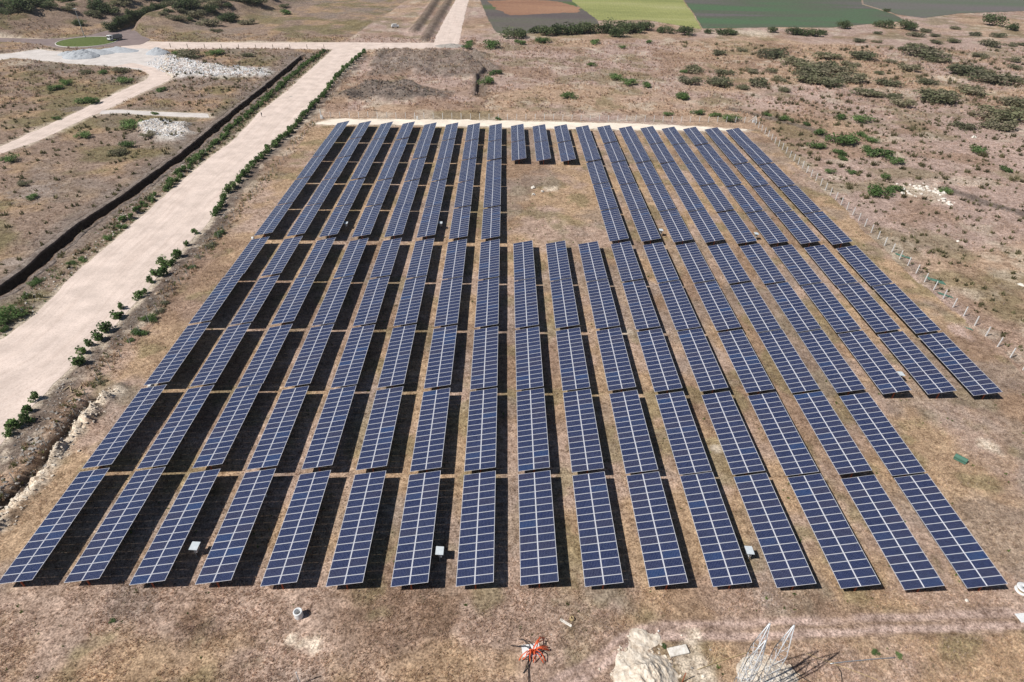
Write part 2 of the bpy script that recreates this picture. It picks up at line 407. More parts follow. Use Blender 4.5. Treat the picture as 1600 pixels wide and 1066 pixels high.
def noise(N, L, vec, scale, detail=4, rough=.6):
    n = N.new('ShaderNodeTexNoise'); n.inputs['Scale'].default_value = scale; n.inputs['Detail'].default_value = detail; n.inputs['Roughness'].default_value = rough
    if vec is not None: L.new(vec, n.inputs['Vector'])
    return n.outputs['Fac']

def ramp(N, L, fac, stops):
    r = N.new('ShaderNodeValToRGB'); L.new(fac, r.inputs[0]); e = r.color_ramp.elements
    while len(e) < len(stops): e.new(.5)
    for k, (p, c) in zip(e, stops): k.position = p; k.color = (*c, 1) if len(c) == 3 else c
    return r.outputs[0]

def mul(N, L, a, b, fac=1.0, mode='MULTIPLY'):
    x = N.new('ShaderNodeMix'); x.data_type = 'RGBA'; x.blend_type = mode
    if hasattr(fac, 'is_linked'): L.new(fac, x.inputs[0])
    else: x.inputs[0].default_value = fac
    for s, v in ((6, a), (7, b)):
        if hasattr(v, 'is_linked'): L.new(v, x.inputs[s])
        else: x.inputs[s].default_value = (*v, 1)
    return x.outputs[2]

def bump(N, L, b, h, strength, dist):
    q = N.new('ShaderNodeBump'); q.inputs['Strength'].default_value = strength; q.inputs['Distance'].default_value = dist
    L.new(h, q.inputs['Height']); L.new(q.outputs[0], b.inputs['Normal'])

def pos(N): return N.new('ShaderNodeNewGeometry').outputs['Position']
def objc(N): return N.new('ShaderNodeTexCoord').outputs['Object']
def attr(N, name):
    a = N.new('ShaderNodeAttribute'); a.attribute_name = name; return a

def ground_material():
    m, N, L, b = mat('dry_ground', rough=.95, spec=.05)
    p = pos(N); t = attr(N, 'tint').outputs['Color']
    n1 = noise(N, L, p, 4.2, 6, .75); n2 = noise(N, L, p, 1.1, 6, .7); n3 = noise(N, L, p, .35, 4, .6)
    g1 = ramp(N, L, n1, [(.34, (.34, .32, .31)), (.50, (.98, .97, .96)), (.66, (1.62, 1.60, 1.56))])
    g2 = ramp(N, L, n2, [(.34, (.52, .47, .43)), (.50, (1, .99, .98)), (.66, (1.34, 1.32, 1.30))])
    g3 = ramp(N, L, n3, [(.35, (.82, .79, .76)), (.60, (1.08, 1.07, 1.05))])
    c = mul(N, L, t, g1); c = mul(N, L, c, g2); c = mul(N, L, c, g3)
    L.new(c, b.inputs['Base Color']); bump(N, L, b, n1, .8, .12)
    return m

def tint_material(name, rough=.9, trans=0.0, var=.35):
    m, N, L, b = mat(name, rough=rough, spec=.1)
    t = attr(N, 'tint').outputs['Color']; r = N.new('ShaderNodeObjectInfo').outputs['Random']
    g = ramp(N, L, r, [(0, (1 - var, 1 - var * .9, 1 - var)), (1, (1 + var, 1 + var * .8, 1 + var * .6))])
    c = mul(N, L, t, g); L.new(c, b.inputs['Base Color'])
    if trans:
        tr = N.new('ShaderNodeBsdfTranslucent'); L.new(c, tr.inputs[0]); mx = N.new('ShaderNodeMixShader'); mx.inputs[0].default_value = trans
        L.new(b.outputs[0], mx.inputs[1]); L.new(tr.outputs[0], mx.inputs[2]); L.new(mx.outputs[0], N['Material Output'].inputs[0])
    return m

def dirt_material(name, base, streak=True):
    m, N, L, b = mat(name, rough=.95, spec=.08)
    p = pos(N); n1 = noise(N, L, p, .22, 4, .6); n2 = noise(N, L, p, 3.0, 5, .7)
    c = mul(N, L, base, ramp(N, L, n1, [(.35, (.86, .85, .84)), (.65, (1.08, 1.07, 1.06))]))
    c = mul(N, L, c, ramp(N, L, n2, [(.30, (.80, .78, .77)), (.5, (1, 1, 1)), (.75, (1.10, 1.10, 1.10))]))
    if streak:
        a = attr(N, 'across').outputs['Vector']; mp = N.new('ShaderNodeMapping'); L.new(a, mp.inputs[0]); mp.inputs['Scale'].default_value = (1.1, .035, 1)
        n3 = noise(N, L, mp.outputs[0], 1.0, 4, .6)
        c = mul(N, L, c, ramp(N, L, n3, [(.30, (.90, .88, .87)), (.52, (1, 1, 1)), (.7, (1.04, 1.04, 1.05))]))
    L.new(c, b.inputs['Base Color']); bump(N, L, b, n2, .5, .05)
    return m

def crop_material(name, stops, rows=.9, angle=0.0, sc=.012):
    m, N, L, b = mat(name, rough=.95, spec=.05)
    p = pos(N); mq = N.new('ShaderNodeMapping'); L.new(p, mq.inputs[0]); mq.inputs['Rotation'].default_value = (0, 0, .5); mq.inputs['Scale'].default_value = (.45, 1.6, 1); n1 = noise(N, L, mq.outputs[0], sc, 5, .6); c = ramp(N, L, n1, stops)
    n2 = noise(N, L, p, .5, 4, .7); c = mul(N, L, c, ramp(N, L, n2, [(.3, (.75, .75, .75)), (.7, (1.2, 1.2, 1.2))]))
    mp = N.new('ShaderNodeMapping'); L.new(p, mp.inputs[0]); mp.inputs['Rotation'].default_value = (0, 0, angle)
    w = N.new('ShaderNodeTexWave'); L.new(mp.outputs[0], w.inputs[0]); w.inputs['Scale'].default_value = rows * .2; w.inputs['Distortion'].default_value = 1.5
    c = mul(N, L, c, ramp(N, L, w.outputs['Fac'], [(0, (.96, .96, .96)), (1, (1.03, 1.03, 1.03))]))
    L.new(c, b.inputs['Base Color']); bump(N, L, b, n2, .5, .3)
    return m

def mottled(name, c1, c2, scale, rough=.85, metal=0.0, spec=.3, bm=.3, dist=.03):
    m, N, L, b = mat(name, rough=rough, metal=metal, spec=spec)
    o = objc(N); n = noise(N, L, o, scale, 5, .65)
    L.new(ramp(N, L, n, [(.34, c1), (.66, c2)]), b.inputs['Base Color'])
    if bm: bump(N, L, b, n, bm, dist)
    return m

def cell_material():
    m, N, L, b = mat('solar_cells', rough=.13, spec=.5)
    o = objc(N); s = N.new('ShaderNodeSeparateXYZ'); L.new(o, s.inputs[0])
    def lines(v, step, w):
        a = N.new('ShaderNodeMath'); a.operation = 'MULTIPLY_ADD'; L.new(v, a.inputs[0]); a.inputs[1].default_value = 1 / step; a.inputs[2].default_value = 100.0
        f = N.new('ShaderNodeMath'); f.operation = 'FRACT'; L.new(a.outputs[0], f.inputs[0])
        k = N.new('ShaderNodeMath'); k.operation = 'LESS_THAN'; L.new(f.outputs[0], k.inputs[0]); k.inputs[1].default_value = w / step
        return k.outputs[0]
    lx = lines(s.outputs[0], .182, .010); ly = lines(s.outputs[1], .182, .007)
    mx = N.new('ShaderNodeMath'); mx.operation = 'MAXIMUM'; L.new(lx, mx.inputs[0]); L.new(ly, mx.inputs[1])
    r = N.new('ShaderNodeObjectInfo').outputs['Random']
    base = ramp(N, L, r, [(0, (.012, .019, .062)), (.35, (.015, .023, .069)), (.7, (.019, .025, .067)), (.9, (.024, .026, .060)), (1, (.014, .037, .110))])
    n = noise(N, L, pos(N), 1.6, 3); base = mul(N, L, base, ramp(N, L, n, [(.3, (.85, .85, .85)), (.7, (1.18, 1.18, 1.18))]))
    c = mul(N, L, base, (.20, .23, .32), mx.outputs[0], 'MIX')
    L.new(c, b.inputs['Base Color'])
    dust = noise(N, L, pos(N), .6, 4); L.new(ramp(N, L, dust, [(.3, (.10, .10, .10)), (.7, (.20, .20, .20))]), b.inputs['Roughness'])
    return m

GROUND = ground_material()
GRASS = tint_material('dry_grass_blades', .9, .42, .0)
LEAF = tint_material('leaves', .75, .35, .25)
ROADM = dirt_material('pale_dirt_road', (.66, .56, .505))
YARDM = dirt_material('gravel_yard', (.60, .565, .545), False)
STRIPM = dirt_material('chalk_gravel', (.80, .72, .62), False)
ASPH = dirt_material('worn_asphalt', (.235, .19, .185), False)
CELLS = cell_material()
ALU = mat('aluminium_frame', (.74, .75, .80), .35, .35, .5)[0]
STEEL = mottled('galvanised_steel', (.42, .44, .46), (.56, .58, .60), 6, .45, .7, .5, 0)
MASTM = mottled('mast_steel', (.55, .58, .62), (.70, .73, .76), 6, .5, .3, .5, 0)
OXIDE = mottled('red_oxide_steel', (.30, .065, .03), (.42, .11, .05), 5, .65, 0, .3, 0)
WHITE = mottled('white_paint', (.62, .63, .63), (.76, .77, .78), 3, .5, 0, .4, 0)
LIGHTBLUE = mottled('pale_sheet', (.52, .58, .62), (.64, .69, .72), 2, .45, 0, .4, 0)
CONCRETE = mottled('concrete', (.50, .48, .45), (.66, .64, .60), 5, .9, 0, .2)
CHALKM = mottled('chalk_rock', (.44, .36, .28), (.80, .73, .63), 1.4, .95, 0, .1, .9, .25)
ROCKW = mottled('pale_rock', (.52, .48, .42), (.78, .75, .70), 2.5, .95, 0, .1)
ROCKB = mottled('blue_white_rock', (.55, .56, .58), (.80, .81, .82), 2.5, .95, 0, .1)
ROCKG = mottled('grey_rock', (.24, .22, .20), (.42, .39, .36), 2.5, .95, 0, .1)
GRAVELM = mottled('blue_grey_gravel', (.33, .36, .39), (.48, .50, .53), 3.0, .95, 0, .1, .8, .2)
ORANGE = mottled('orange_plastic', (.62, .085, .025), (.74, .13, .04), 4, .5, 0, .4, 0)
BLACKP = mat('black_plastic', (.018, .018, .02), .5)[0]
GREENP = mottled('green_net', (.06, .15, .11), (.10, .20, .155), 9, .8, 0, .2, .6, .05)
BARK = mottled('bark', (.10, .075, .05), (.18, .14, .10), 8, .95)
DARKM = mat('dark_rubber', (.02, .02, .02), .8)[0]
GLASS = mat('vehicle_glass', (.02, .025, .03), .08, 0, .6)[0]
TRUCKB = mottled('truck_bed_steel', (.18, .19, .20), (.26, .27, .28), 3, .6)
ROPEM = mottled('straw_rope', (.48, .36, .18), (.60, .47, .26), 6, .9)
WOOD = mottled('weathered_timber', (.34, .26, .17), (.50, .40, .27), 4, .9)
LAWN = mottled('island_lawn', (.07, .10, .03), (.14, .17, .06), 1.2, .95, 0, .1)

# ---------------------------------------------------------------- ground, roads, yards, fields
def lines(*segs):
    out = []
    for a, b, st in segs: out.append(np.arange(a, b, st))
    return np.concatenate(out)
gx = lines((-2980, -480, 500), (-480, -150, 2.2), (-150, -82, .85), (-82, 96, .45), (96, 160, .85), (160, 490, 2.2), (490, 3000, 500))
gy = lines((-1260, -60, 400), (-60, -14, 2.0), (-14, 60, .45), (60, 210, .8), (210, 360, 1.3), (360, 640, 2.6), (640, 3700, 600))
XX, YY = np.meshgrid(gx, gy)
fx, fy = XX.ravel(), YY.ravel()
V = np.stack([fx, fy, height(fx, fy)], 1)
nx, ny = len(gx), len(gy)
ii = (np.arange(ny - 1)[:, None] * nx + np.arange(nx - 1)[None, :]).ravel()
F = np.stack([ii, ii + 1, ii + nx + 1, ii + nx], 1)
ground = add('ground', np_mesh('ground', V, F, GROUND, tint(fx, fy), True))
tag(ground, 'dry straw-coloured ground with brown grass and bare pinkish soil', kind='structure')

def hz(x, y): return float(height([x], [y])[0])

def strip_sheet(name, a, b, z, m, label, rag=.6, cols=10):
    A = resample(a, 1.6); n = len(A); B = np.asarray(b, float); L = np.r_[0, np.cumsum(np.hypot(*np.diff(B, axis=0).T))]
    t = np.linspace(0, L[-1], n); B = np.stack([np.interp(t, L, B[:, 0]), np.interp(t, L, B[:, 1])], 1)
    d = (B - A); w = np.hypot(*d.T)[:, None]; d = d / w
    s = np.arange(n) * 1.6
    ra = (fbm(s, s * 0 + 3, 3.0, 3, 301) - .5) * 2 * rag + (fbm(s, s * 0 + 8, 22, 2, 303) - .5) * rag; rb = (fbm(s, s * 0 + 5, 3.0, 3, 302) - .5) * 2 * rag + (fbm(s, s * 0 + 2, 22, 2, 304) - .5) * rag
    A = A + d * ra[:, None]; B = B + d * rb[:, None]
    k = np.linspace(0, 1, cols + 1)
    P = A[:, None, :] * (1 - k[None, :, None]) + B[:, None, :] * k[None, :, None]
    zz = z + .03 * (fbm(P[..., 0].ravel(), P[..., 1].ravel(), 3, 2, 305) - .3)
    edge = np.minimum(k, 1 - k)[None, :].repeat(n, 0).ravel()
    zz = np.where(edge < 1e-6, z - .035, zz)
    V = np.column_stack([P.reshape(-1, 2), zz])
    ex = np.column_stack([(k[None, :] * w).ravel(), np.repeat(s, cols + 1), np.zeros(len(V))])
    i = (np.arange(n - 1)[:, None] * (cols + 1) + np.arange(cols)[None, :]).ravel()
    F = np.stack([i, i + 1, i + cols + 2, i + cols + 1], 1)
    return tag(add(name, np_mesh(name, V, F, m, smooth=True, extra=ex)), label, kind='structure')

def poly_sheet(name, pts, z, m, label, rag=.8, step=1.5):
    P = resample(list(pts) + [pts[0]], step)[:-1]
    P = P + np.stack([fbm(P[:, 0], P[:, 1], 4, 3, 311) - .5, fbm(P[:, 0], P[:, 1], 4, 3, 312) - .5], 1) * 2 * rag
    tri = tessellate_polygon([[Vector((x, y, 0)) for x, y in P]])
    V = np.column_stack([P, np.full(len(P), z)])
    F = []
    for a, b, c in tri:
        ar = (P[b][0] - P[a][0]) * (P[c][1] - P[a][1]) - (P[b][1] - P[a][1]) * (P[c][0] - P[a][0])
        F.append((a, b, c) if ar > 0 else (a, c, b))
    return tag(add(name, np_mesh(name, V, F, m)), label, kind='structure')

strip_sheet('dirt_road', ROAD_L, ROAD_R, .030, ROADM, 'wide pale dirt road running beside the solar field', .5, 14)
strip_sheet('cross_road', CROSS_A, CROSS_B, .016, ROADM, 'pale dirt road crossing behind the plots', .7, 8)
strip_sheet('far_road', FAR_L, FAR_R, .042, ROADM, 'pale dirt road leading away between planted verges', .6, 8)
strip_sheet('dirt_track', TRACK_A, TRACK_B, .034, ROADM, 'narrow dirt track curving past the gravel yard', .7, 6)
strip_sheet('footpath', TRACK2_A, TRACK2_B, .046, YARDM, 'thin pale path leading to the rubble heap', .5, 4)
poly_sheet('gravel_yard', YARD, .020, YARDM, 'pale gravel yard between roundabout and plots', 1.4, 2.5)
poly_sheet('roundabout_road', ASPHALT, .052, ASPH, 'worn asphalt roundabout road', .5, 3)
strip_sheet('exit_road', EXIT_A, EXIT_B, .062, ASPH, 'asphalt road leaving the roundabout beside the hedge', .3, 4)
poly_sheet('chalk_strip', STRIP, .024, STRIPM, 'white chalk gravel strip behind the solar rows', 1.7, 1.0)
poly_sheet('dark_field', CROP_DARK, .020, crop_material('ploughed_soil', [(.35, (.11, .09, .095)), (.52, (.13, .12, .105)), (.68, (.085, .125, .05))], 1.0, .25), 'ploughed dark field with green weeds')
poly_sheet('red_soil_patch', CROP_RED, .040, crop_material('red_soil', [(.35, (.25, .14, .095)), (.65, (.34, .20, .13))], 1.0, .2, .03), 'red-brown bare patch in the dark field', 3.0, 3)
poly_sheet('yellow_field', CROP_YELLOW, .026, crop_material('yellow_crop', [(.30, (.20, .22, .085)), (.55, (.29, .30, .12)), (.75, (.36, .35, .18))], .8, .1, .02), 'yellow-green crop field')
poly_sheet('green_field', CROP_GREEN, .032, crop_material('green_crop', [(.40, (.135, .12, .125)), (.50, (.10, .115, .085)), (.60, (.085, .14, .08))], .8, .6, .010), 'dark green crop field with bare grey bands')
poly_sheet('slate_field', CROP_SLATE, .038, crop_material('fallow_crop', [(.34, (.15, .135, .135)), (.6, (.115, .14, .10))], .8, .4, .010), 'grey-green fallow field')

# the drainage trench: its own cross-section laid into the cut
def trench():
    C = resample(TRENCH, 1.2); n = len(C)
    T = np.gradient(C, axis=0); T /= np.hypot(*T.T)[:, None]; Nn = np.stack([T[:, 1], -T[:, 0]], 1)      # to the right
    prof = [(-3.6, -.15), (-2.9, .10), (-2.0, .22), (-1.45, .16), (-1.30, -.35), (-1.1, -1.7), (-.3, -2.0), (.5, -1.95), (1.0, -1.3), (1.5, -.35), (1.9, .05), (2.5, .16), (3.2, .06), (3.9, -.15)]
    k = len(prof); s = np.arange(n) * 1.2
    V = np.zeros((n, k, 3)); col = np.zeros((n, k, 3))
    endf = np.clip(np.minimum(s, s[::-1] + 0.3) / 2.5, 0, 1)
    for j, (o, z) in enumerate(prof):
        wob = (fbm(s, s * 0 + j * .55, 4.5, 4, 401) - .5) * (1.1 if o < 0 else 2.2)
        V[:, j, :2] = C + Nn * (o + wob)[:, None]
        V[:, j, 2] = (z if z > 0 else z * endf) + (fbm(s, s * 0 + j, 1.8, 4, 402) - .5) * (.3 if o < 0 else .6)
        base = DARK * .55 if -1.4 < o < .2 else (BROWN * .6 if o > 0 and o < 2 else GREY * .95)  # dark soil, with the shade of left wall and floor painted in
        col[:, j] = base * (.8 + .4 * fbm(s, s * 0 + j * 2, 2.5, 3, 403))[:, None]
    V[:, 0, 2] = V[:, -1, 2] = -.35
    i = (np.arange(n - 1)[:, None] * k + np.arange(k - 1)[None, :]).ravel()
    F = np.stack([i, i + 1, i + k + 1, i + k], 1)[:, ::-1]
    o = add('drainage_trench', np_mesh('drainage_trench', V.reshape(-1, 3), F, GROUND, col.reshape(-1, 3), False))
    tag(o, 'deep dark drainage trench cut beside the dirt road', kind='structure')
trench()

# ---------------------------------------------------------------- dry grass, weeds, stones that nobody could count
def tufts(name, x, y, size, colr, label, cat, blades=6, spread=.75, wid=.13):
    n = len(x); z = height(x, y)
    a = rng.uniform(0, 2 * np.pi, (n, blades)); lean = rng.uniform(.1, spread, (n, blades)); hgt = size[:, None] * rng.uniform(.55, 1.1, (n, blades))
    bx = x[:, None] + size[:, None] * rng.uniform(-.35, .35, (n, blades)); by = y[:, None] + size[:, None] * rng.uniform(-.35, .35, (n, blades))
    w = size[:, None] * wid * rng.uniform(.6, 1.3, (n, blades)); pa = a + np.pi / 2 + rng.uniform(-.5, .5, (n, blades))
    Vv = np.zeros((n, blades, 3, 3), np.float32)
    Vv[..., 0, 0] = bx - w * np.cos(pa); Vv[..., 0, 1] = by - w * np.sin(pa); Vv[..., 1, 0] = bx + w * np.cos(pa); Vv[..., 1, 1] = by + w * np.sin(pa)
    Vv[..., 0, 2] = Vv[..., 1, 2] = z[:, None] - .04
    Vv[..., 2, 0] = bx + hgt * lean * np.cos(a); Vv[..., 2, 1] = by + hgt * lean * np.sin(a); Vv[..., 2, 2] = z[:, None] + hgt * (1 - .35 * lean)
    cc = np.repeat((colr[:, None, :] * rng.uniform(.75, 1.25, (n, blades, 1)))[:, :, None, :], 3, 2)
    o = add(name, np_mesh(name, Vv.reshape(-1, 3), np.arange(n * blades * 3).reshape(-1, 3), GRASS, np.clip(cc.reshape(-1, 3), 0, .9)))
    return tag(o, label, cat, kind='stuff')

def scatter(x0, x1, y0, y1, per_m2, seed, thin=.42):
    r = np.random.default_rng(seed); n = int((x1 - x0) * (y1 - y0) * per_m2)
    x = r.uniform(x0, x1, n); y = r.uniform(y0, y1, n)
    k = np.abs(x + 2.6) < (y + 42 + 30) * .92 + 12
    k &= fbm(x, y, 4, 4, seed) > thin - .1 + .2 * r.random(n)
    x, y = x[k], y[k]
    fd = flat_dist(x, y); dt, _ = dline(x, y, TRENCH); dc, _ = dline(x, y, CHALK_RIDGE)
    k = (fd > .4) & (dt > 2.2) & (dc > 1.2)
    for c in (RUT1, RUT2):
        d, _ = dline(x, y, c); k &= d > 1.0
    for cx, cy, rr, col in PATCHES[:6]: k &= np.hypot(x - cx, y - cy) > rr * .8
    return x[k], y[k]

def grass_cols(x, y, seed):
    r = np.random.default_rng(seed); n = len(x); c = tint(x, y)
    q = r.random(n)
    c = c * .55 + np.where(q[:, None] < .5, STRAW * 1.1, np.where(q[:, None] < .78, BROWN * 1.15, np.where(q[:, None] < .93, PINK, OLIVE * 1.1))) * .6
    return c * 1.3

for nm, (x0, x1, y0, y1), dens, (s0, s1), seed, what in (
        ('dry_grass', (-66, 66, -14, 1.5), 22, (.12, .36), 501, 'short straw-coloured dry grass in front of the solar rows'),
        ('dry_grass', (-82, 92, 1.5, 70), 4.2, (.13, .36), 502, 'dry grass growing between the nearer solar tables'),
        ('dry_grass', (-70, 92, 70, 192), 2.0, (.16, .42), 503, 'dry grass growing between the farther solar tables'),
        ('dry_grass', (92, 190, 20, 200), 1.0, (.22, .6), 504, 'dry grass on the scrub outside the side fence'),
        ('dry_grass', (-230, -84, 20, 215), .75, (.25, .65), 505, 'brown dry grass on the plots across the dirt road')):
    x, y = scatter(x0, x1, y0, y1, dens, seed)
    s = np.random.default_rng(seed + 50).uniform(s0, s1, len(x)) ** 1.0
    tufts(nm, x, y, s, grass_cols(x, y, seed + 90), what, 'grass')

x, y = scatter(-330, 420, 200, 350, .42, 521, .46)
tufts('scrub', x, y, rng.uniform(.4, 1.3, len(x)), grass_cols(x, y, 522), 'low dry scrub behind the solar field', 'scrub', 6, .8, .22)
x, y = scatter(92, 230, 20, 230, .14, 523, .50)
tufts('scrub', x, y, rng.uniform(.5, 1.2, len(x)), np.tile(OLIVE * .9, (len(x), 1)) * rng.uniform(.7, 1.4, (len(x), 1)), 'low olive scrub on the ground outside the side fence', 'scrub', 10, .9, .2)
x, y = scatter(-240, -84, 25, 300, .10, 524, .50)
tufts('scrub', x, y, rng.uniform(.5, 1.4, len(x)), np.tile(OLIVE * .8, (len(x), 1)) * rng.uniform(.7, 1.4, (len(x), 1)), 'low olive scrub on the plots across the dirt road', 'scrub', 10, .9, .2)
x, y = scatter(-66, 88, -13, 185, .12, 525, .56)
tufts('weeds', x, y, rng.uniform(.15, .45, len(x)), np.tile(np.array((.11, .16, .045)), (len(x), 1)) * rng.uniform(.7, 1.5, (len(x), 1)), 'small green weeds between the solar rows', 'weeds', 8, .8, .2)

vy = rng.uniform(12, 186, 900); vx = -71.2 + rng.normal(0, 1.1, 900)
kk = fbm(vx, vy, 5, 3, 77) > .42; vx, vy = vx[kk], vy[kk]
tufts('verge_grass', vx, vy, rng.uniform(.3, .95, len(vx)), np.where(rng.random((len(vx), 1)) < .6, STRAW * 1.25, np.array((.19, .20, .085))) * rng.uniform(.7, 1.2, (len(vx), 1)), 'tall straw and green grass clumps along the thin steel fence', 'grass', 9, .7, .12)

A = resample(ROAD_L, .4); A = A[(A[:, 1] > 30) & (A[:, 1] < 310)]; q = A[rng.integers(0, len(A), 2600)]
vx = q[:, 0] - rng.uniform(.4, 6.5, 2600); vy = q[:, 1] + rng.normal(0, .6, 2600); kk = (fbm(vx, vy, 4, 3, 78) > .44) & (dline(vx, vy, TRENCH)[0] > 2.4); vx, vy = vx[kk], vy[kk]
tufts('verge_weeds', vx, vy, rng.uniform(.25, .8, len(vx)), np.where(rng.random((len(vx), 1)) < .6, np.array((.15, .20, .08)), STRAW * 1.1) * rng.uniform(.7, 1.2, (len(vx), 1)), 'green weeds and straw on the verge beside the trench', 'weeds', 9, .8, .14)
x, y = scatter(95, 420, 120, 350, .035, 526, .5)
tufts('scrub', x, y, rng.uniform(.9, 2.2, len(x)), np.tile(OLIVE * .95, (len(x), 1)) * rng.uniform(.6, 1.3, (len(x), 1)), 'scattered knee-high grey-green scrub on the wide scrubland', 'scrub', 26, .9, .10)

def rock_mesh(name, m, seed, n=13):
    r = random.Random(seed); bm = bmesh.new()
    for _ in range(n):
        v = Vector((r.gauss(0, 1), r.gauss(0, 1), r.gauss(0, 1))).normalized()
        bm.verts.new((v.x * r.uniform(.8, 1.1), v.y * r.uniform(.7, 1.0), v.z * r.uniform(.5, .8)))
    h = bmesh.ops.convex_hull(bm, input=list(bm.verts))
    bmesh.ops.delete(bm, geom=[v for v in bm.verts if not v.link_faces], context='VERTS')
    me = bpy.data.meshes.new(name); bm.to_mesh(me); bm.free(); me.materials.append(m); return me
ROCKS_W = [rock_mesh('pale_stone', ROCKW, i) for i in range(6)]
ROCKS_G = [rock_mesh('grey_stone', ROCKG, 20 + i) for i in range(4)]
ROCKS_C = [rock_mesh('chalk_stone', CHALKM, 40 + i) for i in range(4)]

def rubble(name, x, y, size, meshes, m, label, cat):
    """loose stones too many to count, as one mesh"""
    Vs, Fs, off = [], [], 0
    z = height(x, y)
    tris = []
    for me in meshes:
        v = np.array([t.co[:] for t in me.vertices]); f = np.array([p.vertices[:] for p in me.polygons if len(p.vertices) == 3]); tris.append((v, f))
    for i in range(len(x)):
        v, f = tris[i % len(tris)]; a = rng.uniform(0, 6.28); c, s = math.cos(a), math.sin(a); k = size[i]
        w = np.stack([(v[:, 0] * c - v[:, 1] * s) * k + x[i], (v[:, 0] * s + v[:, 1] * c) * k + y[i], v[:, 2] * k + z[i] + .15 * k], 1)
        Vs.append(w); Fs.append(f + off); off += len(v)
    return tag(add(name, np_mesh(name, np.concatenate(Vs), np.concatenate(Fs), m)), label, cat, kind='stuff')

def in_poly_points(pts, n, seed):
    r = np.random.default_rng(seed); q = np.asarray(pts); x = r.uniform(q[:, 0].min(), q[:, 0].max(), n); y = r.uniform(q[:, 1].min(), q[:, 1].max(), n)
    k = inpoly(x, y, pts); return x[k], y[k]
x, y = in_poly_points(RUBBLE, 3400, 1)
rubble('rubble', x, y, rng.uniform(.12, .55, len(x)), ROCKS_W, ROCKB, 'band of pale broken rubble beside the gravel yard', 'rubble')
x, y = in_poly_points(PALE_PILES, 500, 2)
rubble('rubble', x, y, rng.uniform(.12, .4, len(x)), ROCKS_W, ROCKB, 'pale rubble tipped in two heaps near the drainage trench', 'rubble')
s = rng.uniform(0, 1, 420); A = resample(ROAD_R, .5); A = A[(A[:, 1] > 20) & (A[:, 1] < 120)]; p = A[(s * (len(A) - 1)).astype(int)]
rubble('stones', p[:, 0] + rng.uniform(1.2, 5.2, 420), p[:, 1] + rng.uniform(-1, 1, 420), rng.uniform(.06, .26, 420), ROCKS_G, ROCKG, 'grey stones strewn along the verge by the fence', 'stones')
s = rng.uniform(0, 1, 360); A = resample(ROAD_L, .5); A = A[(A[:, 1] > 40) & (A[:, 1] < 160)]; p = A[(s * (len(A) - 1)).astype(int)]
rubble('stones', p[:, 0] - rng.uniform(.8, 5.5, 360), p[:, 1] + rng.uniform(-1, 1, 360), rng.uniform(.06, .28, 360), ROCKS_W, ROCKW, 'pale stones strewn on the verge between road and trench', 'stones')
A = resample(CHALK_RIDGE, .1); p = A[rng.integers(0, len(A), 520)]
rubble('chalk_stones', p[:, 0] + rng.normal(0, .9, 520), p[:, 1] + rng.normal(0, .9, 520), rng.uniform(.06, .42, 520) ** 1.3, ROCKS_C, CHALKM, 'broken chalk lumps along the spoil ridge by the outer row', 'stones')
A = resample(GULLY, .1); p = A[rng.integers(0, len(A), 260)]
rubble('stones', p[:, 0] + rng.normal(-1.5, 1.2, 260), p[:, 1] + rng.normal(0, .9, 260), rng.uniform(.08, .4, 260), ROCKS_G, ROCKG, 'dark stones along the gully by the outer row', 'stones')
x, y = in_poly_points(HEAPS + [], 700, 3)
rubble('clods', x, y, rng.uniform(.15, .55, len(x)), ROCKS_G, mottled('soil_clods', (.10, .085, .075), (.20, .17, .15), 2, .95), 'clods of grey soil dumped behind the far fence', 'soil')

# ---------------------------------------------------------------- counting words for labels
_T = ['', '', 'twent', 'thirt', 'fort', 'fift', 'sixt', 'sevent', 'eight', 'ninet']
def ordw(n):
    if n < 20: return ORD[n]
    if n >= 100: return ('hundredth' if n == 100 else 'hundred and ' + ordw(n - 100))
    return _T[n // 10] + ('ieth' if n % 10 == 0 else 'y-' + ORD[n % 10])
LABELS = []
def rank_later(o, key, x, y, text):
    LABELS.append((key, o, x, y, text))
# ---------------------------------------------------------------- solar tables
ORD = ['', 'first', 'second', 'third', 'fourth', 'fifth', 'sixth', 'seventh', 'eighth', 'ninth', 'tenth', 'eleventh', 'twelfth', 'thirteenth', 'fourteenth', 'fifteenth', 'sixteenth', 'seventeenth', 'eighteenth', 'nineteenth']
ML, MW, MT = 2.256, 1.134, .035            # module: across the slope, along the row, thickness
GAPY, GAPX = .020, .050
PITCH_X, LEN_Y, GAP_T, GAP_MID, SKEW = 7.6448, 17.29, .611, 1.186, -.0026
TILT, Z_LOW, WID = .20739, 1.30, 4.58

def module_mesh():
    V, Fq = [], []
    a, b, t = ML / 2, MW / 2, MT; fr = .040; fe = .055
    V += [(-a, -b, -t), (a, -b, -t), (a, b, -t), (-a, b, -t), (-a, -b, 0), (a, -b, 0), (a, b, 0), (-a, b, 0)]
    i, j = a - fe, b - fr
    V += [(-i, -j, 0), (i, -j, 0), (i, j, 0), (-i, j, 0), (-i, -j, -.004), (i, -j, -.004), (i, j, -.004), (-i, j, -.004)]
    Fq = [(0, 3, 2, 1), (0, 1, 5, 4), (1, 2, 6, 5), (2, 3, 7, 6), (3, 0, 4, 7), (4, 5, 9, 8), (5, 6, 10, 9), (6, 7, 11, 10), (7, 4, 8, 11), (8, 9, 13, 12), (9, 10, 14, 13), (10, 11, 15, 14), (11, 8, 12, 15), (12, 13, 14, 15)]
    me = np_mesh('module', V, Fq, [ALU, CELLS, BACK])
    mi = [0] * 14; mi[13] = 1; mi[0] = 2
    me.polygons.foreach_set('material_index', mi)
    return me
BACK = mat('module_backsheet', (.035, .037, .045), .6)[0]
MODULE = module_mesh()
PURLIN = MB().box((0, LEN_Y / 2, 0), (.07, LEN_Y - .1, .11)).mesh('purlin', STEEL)
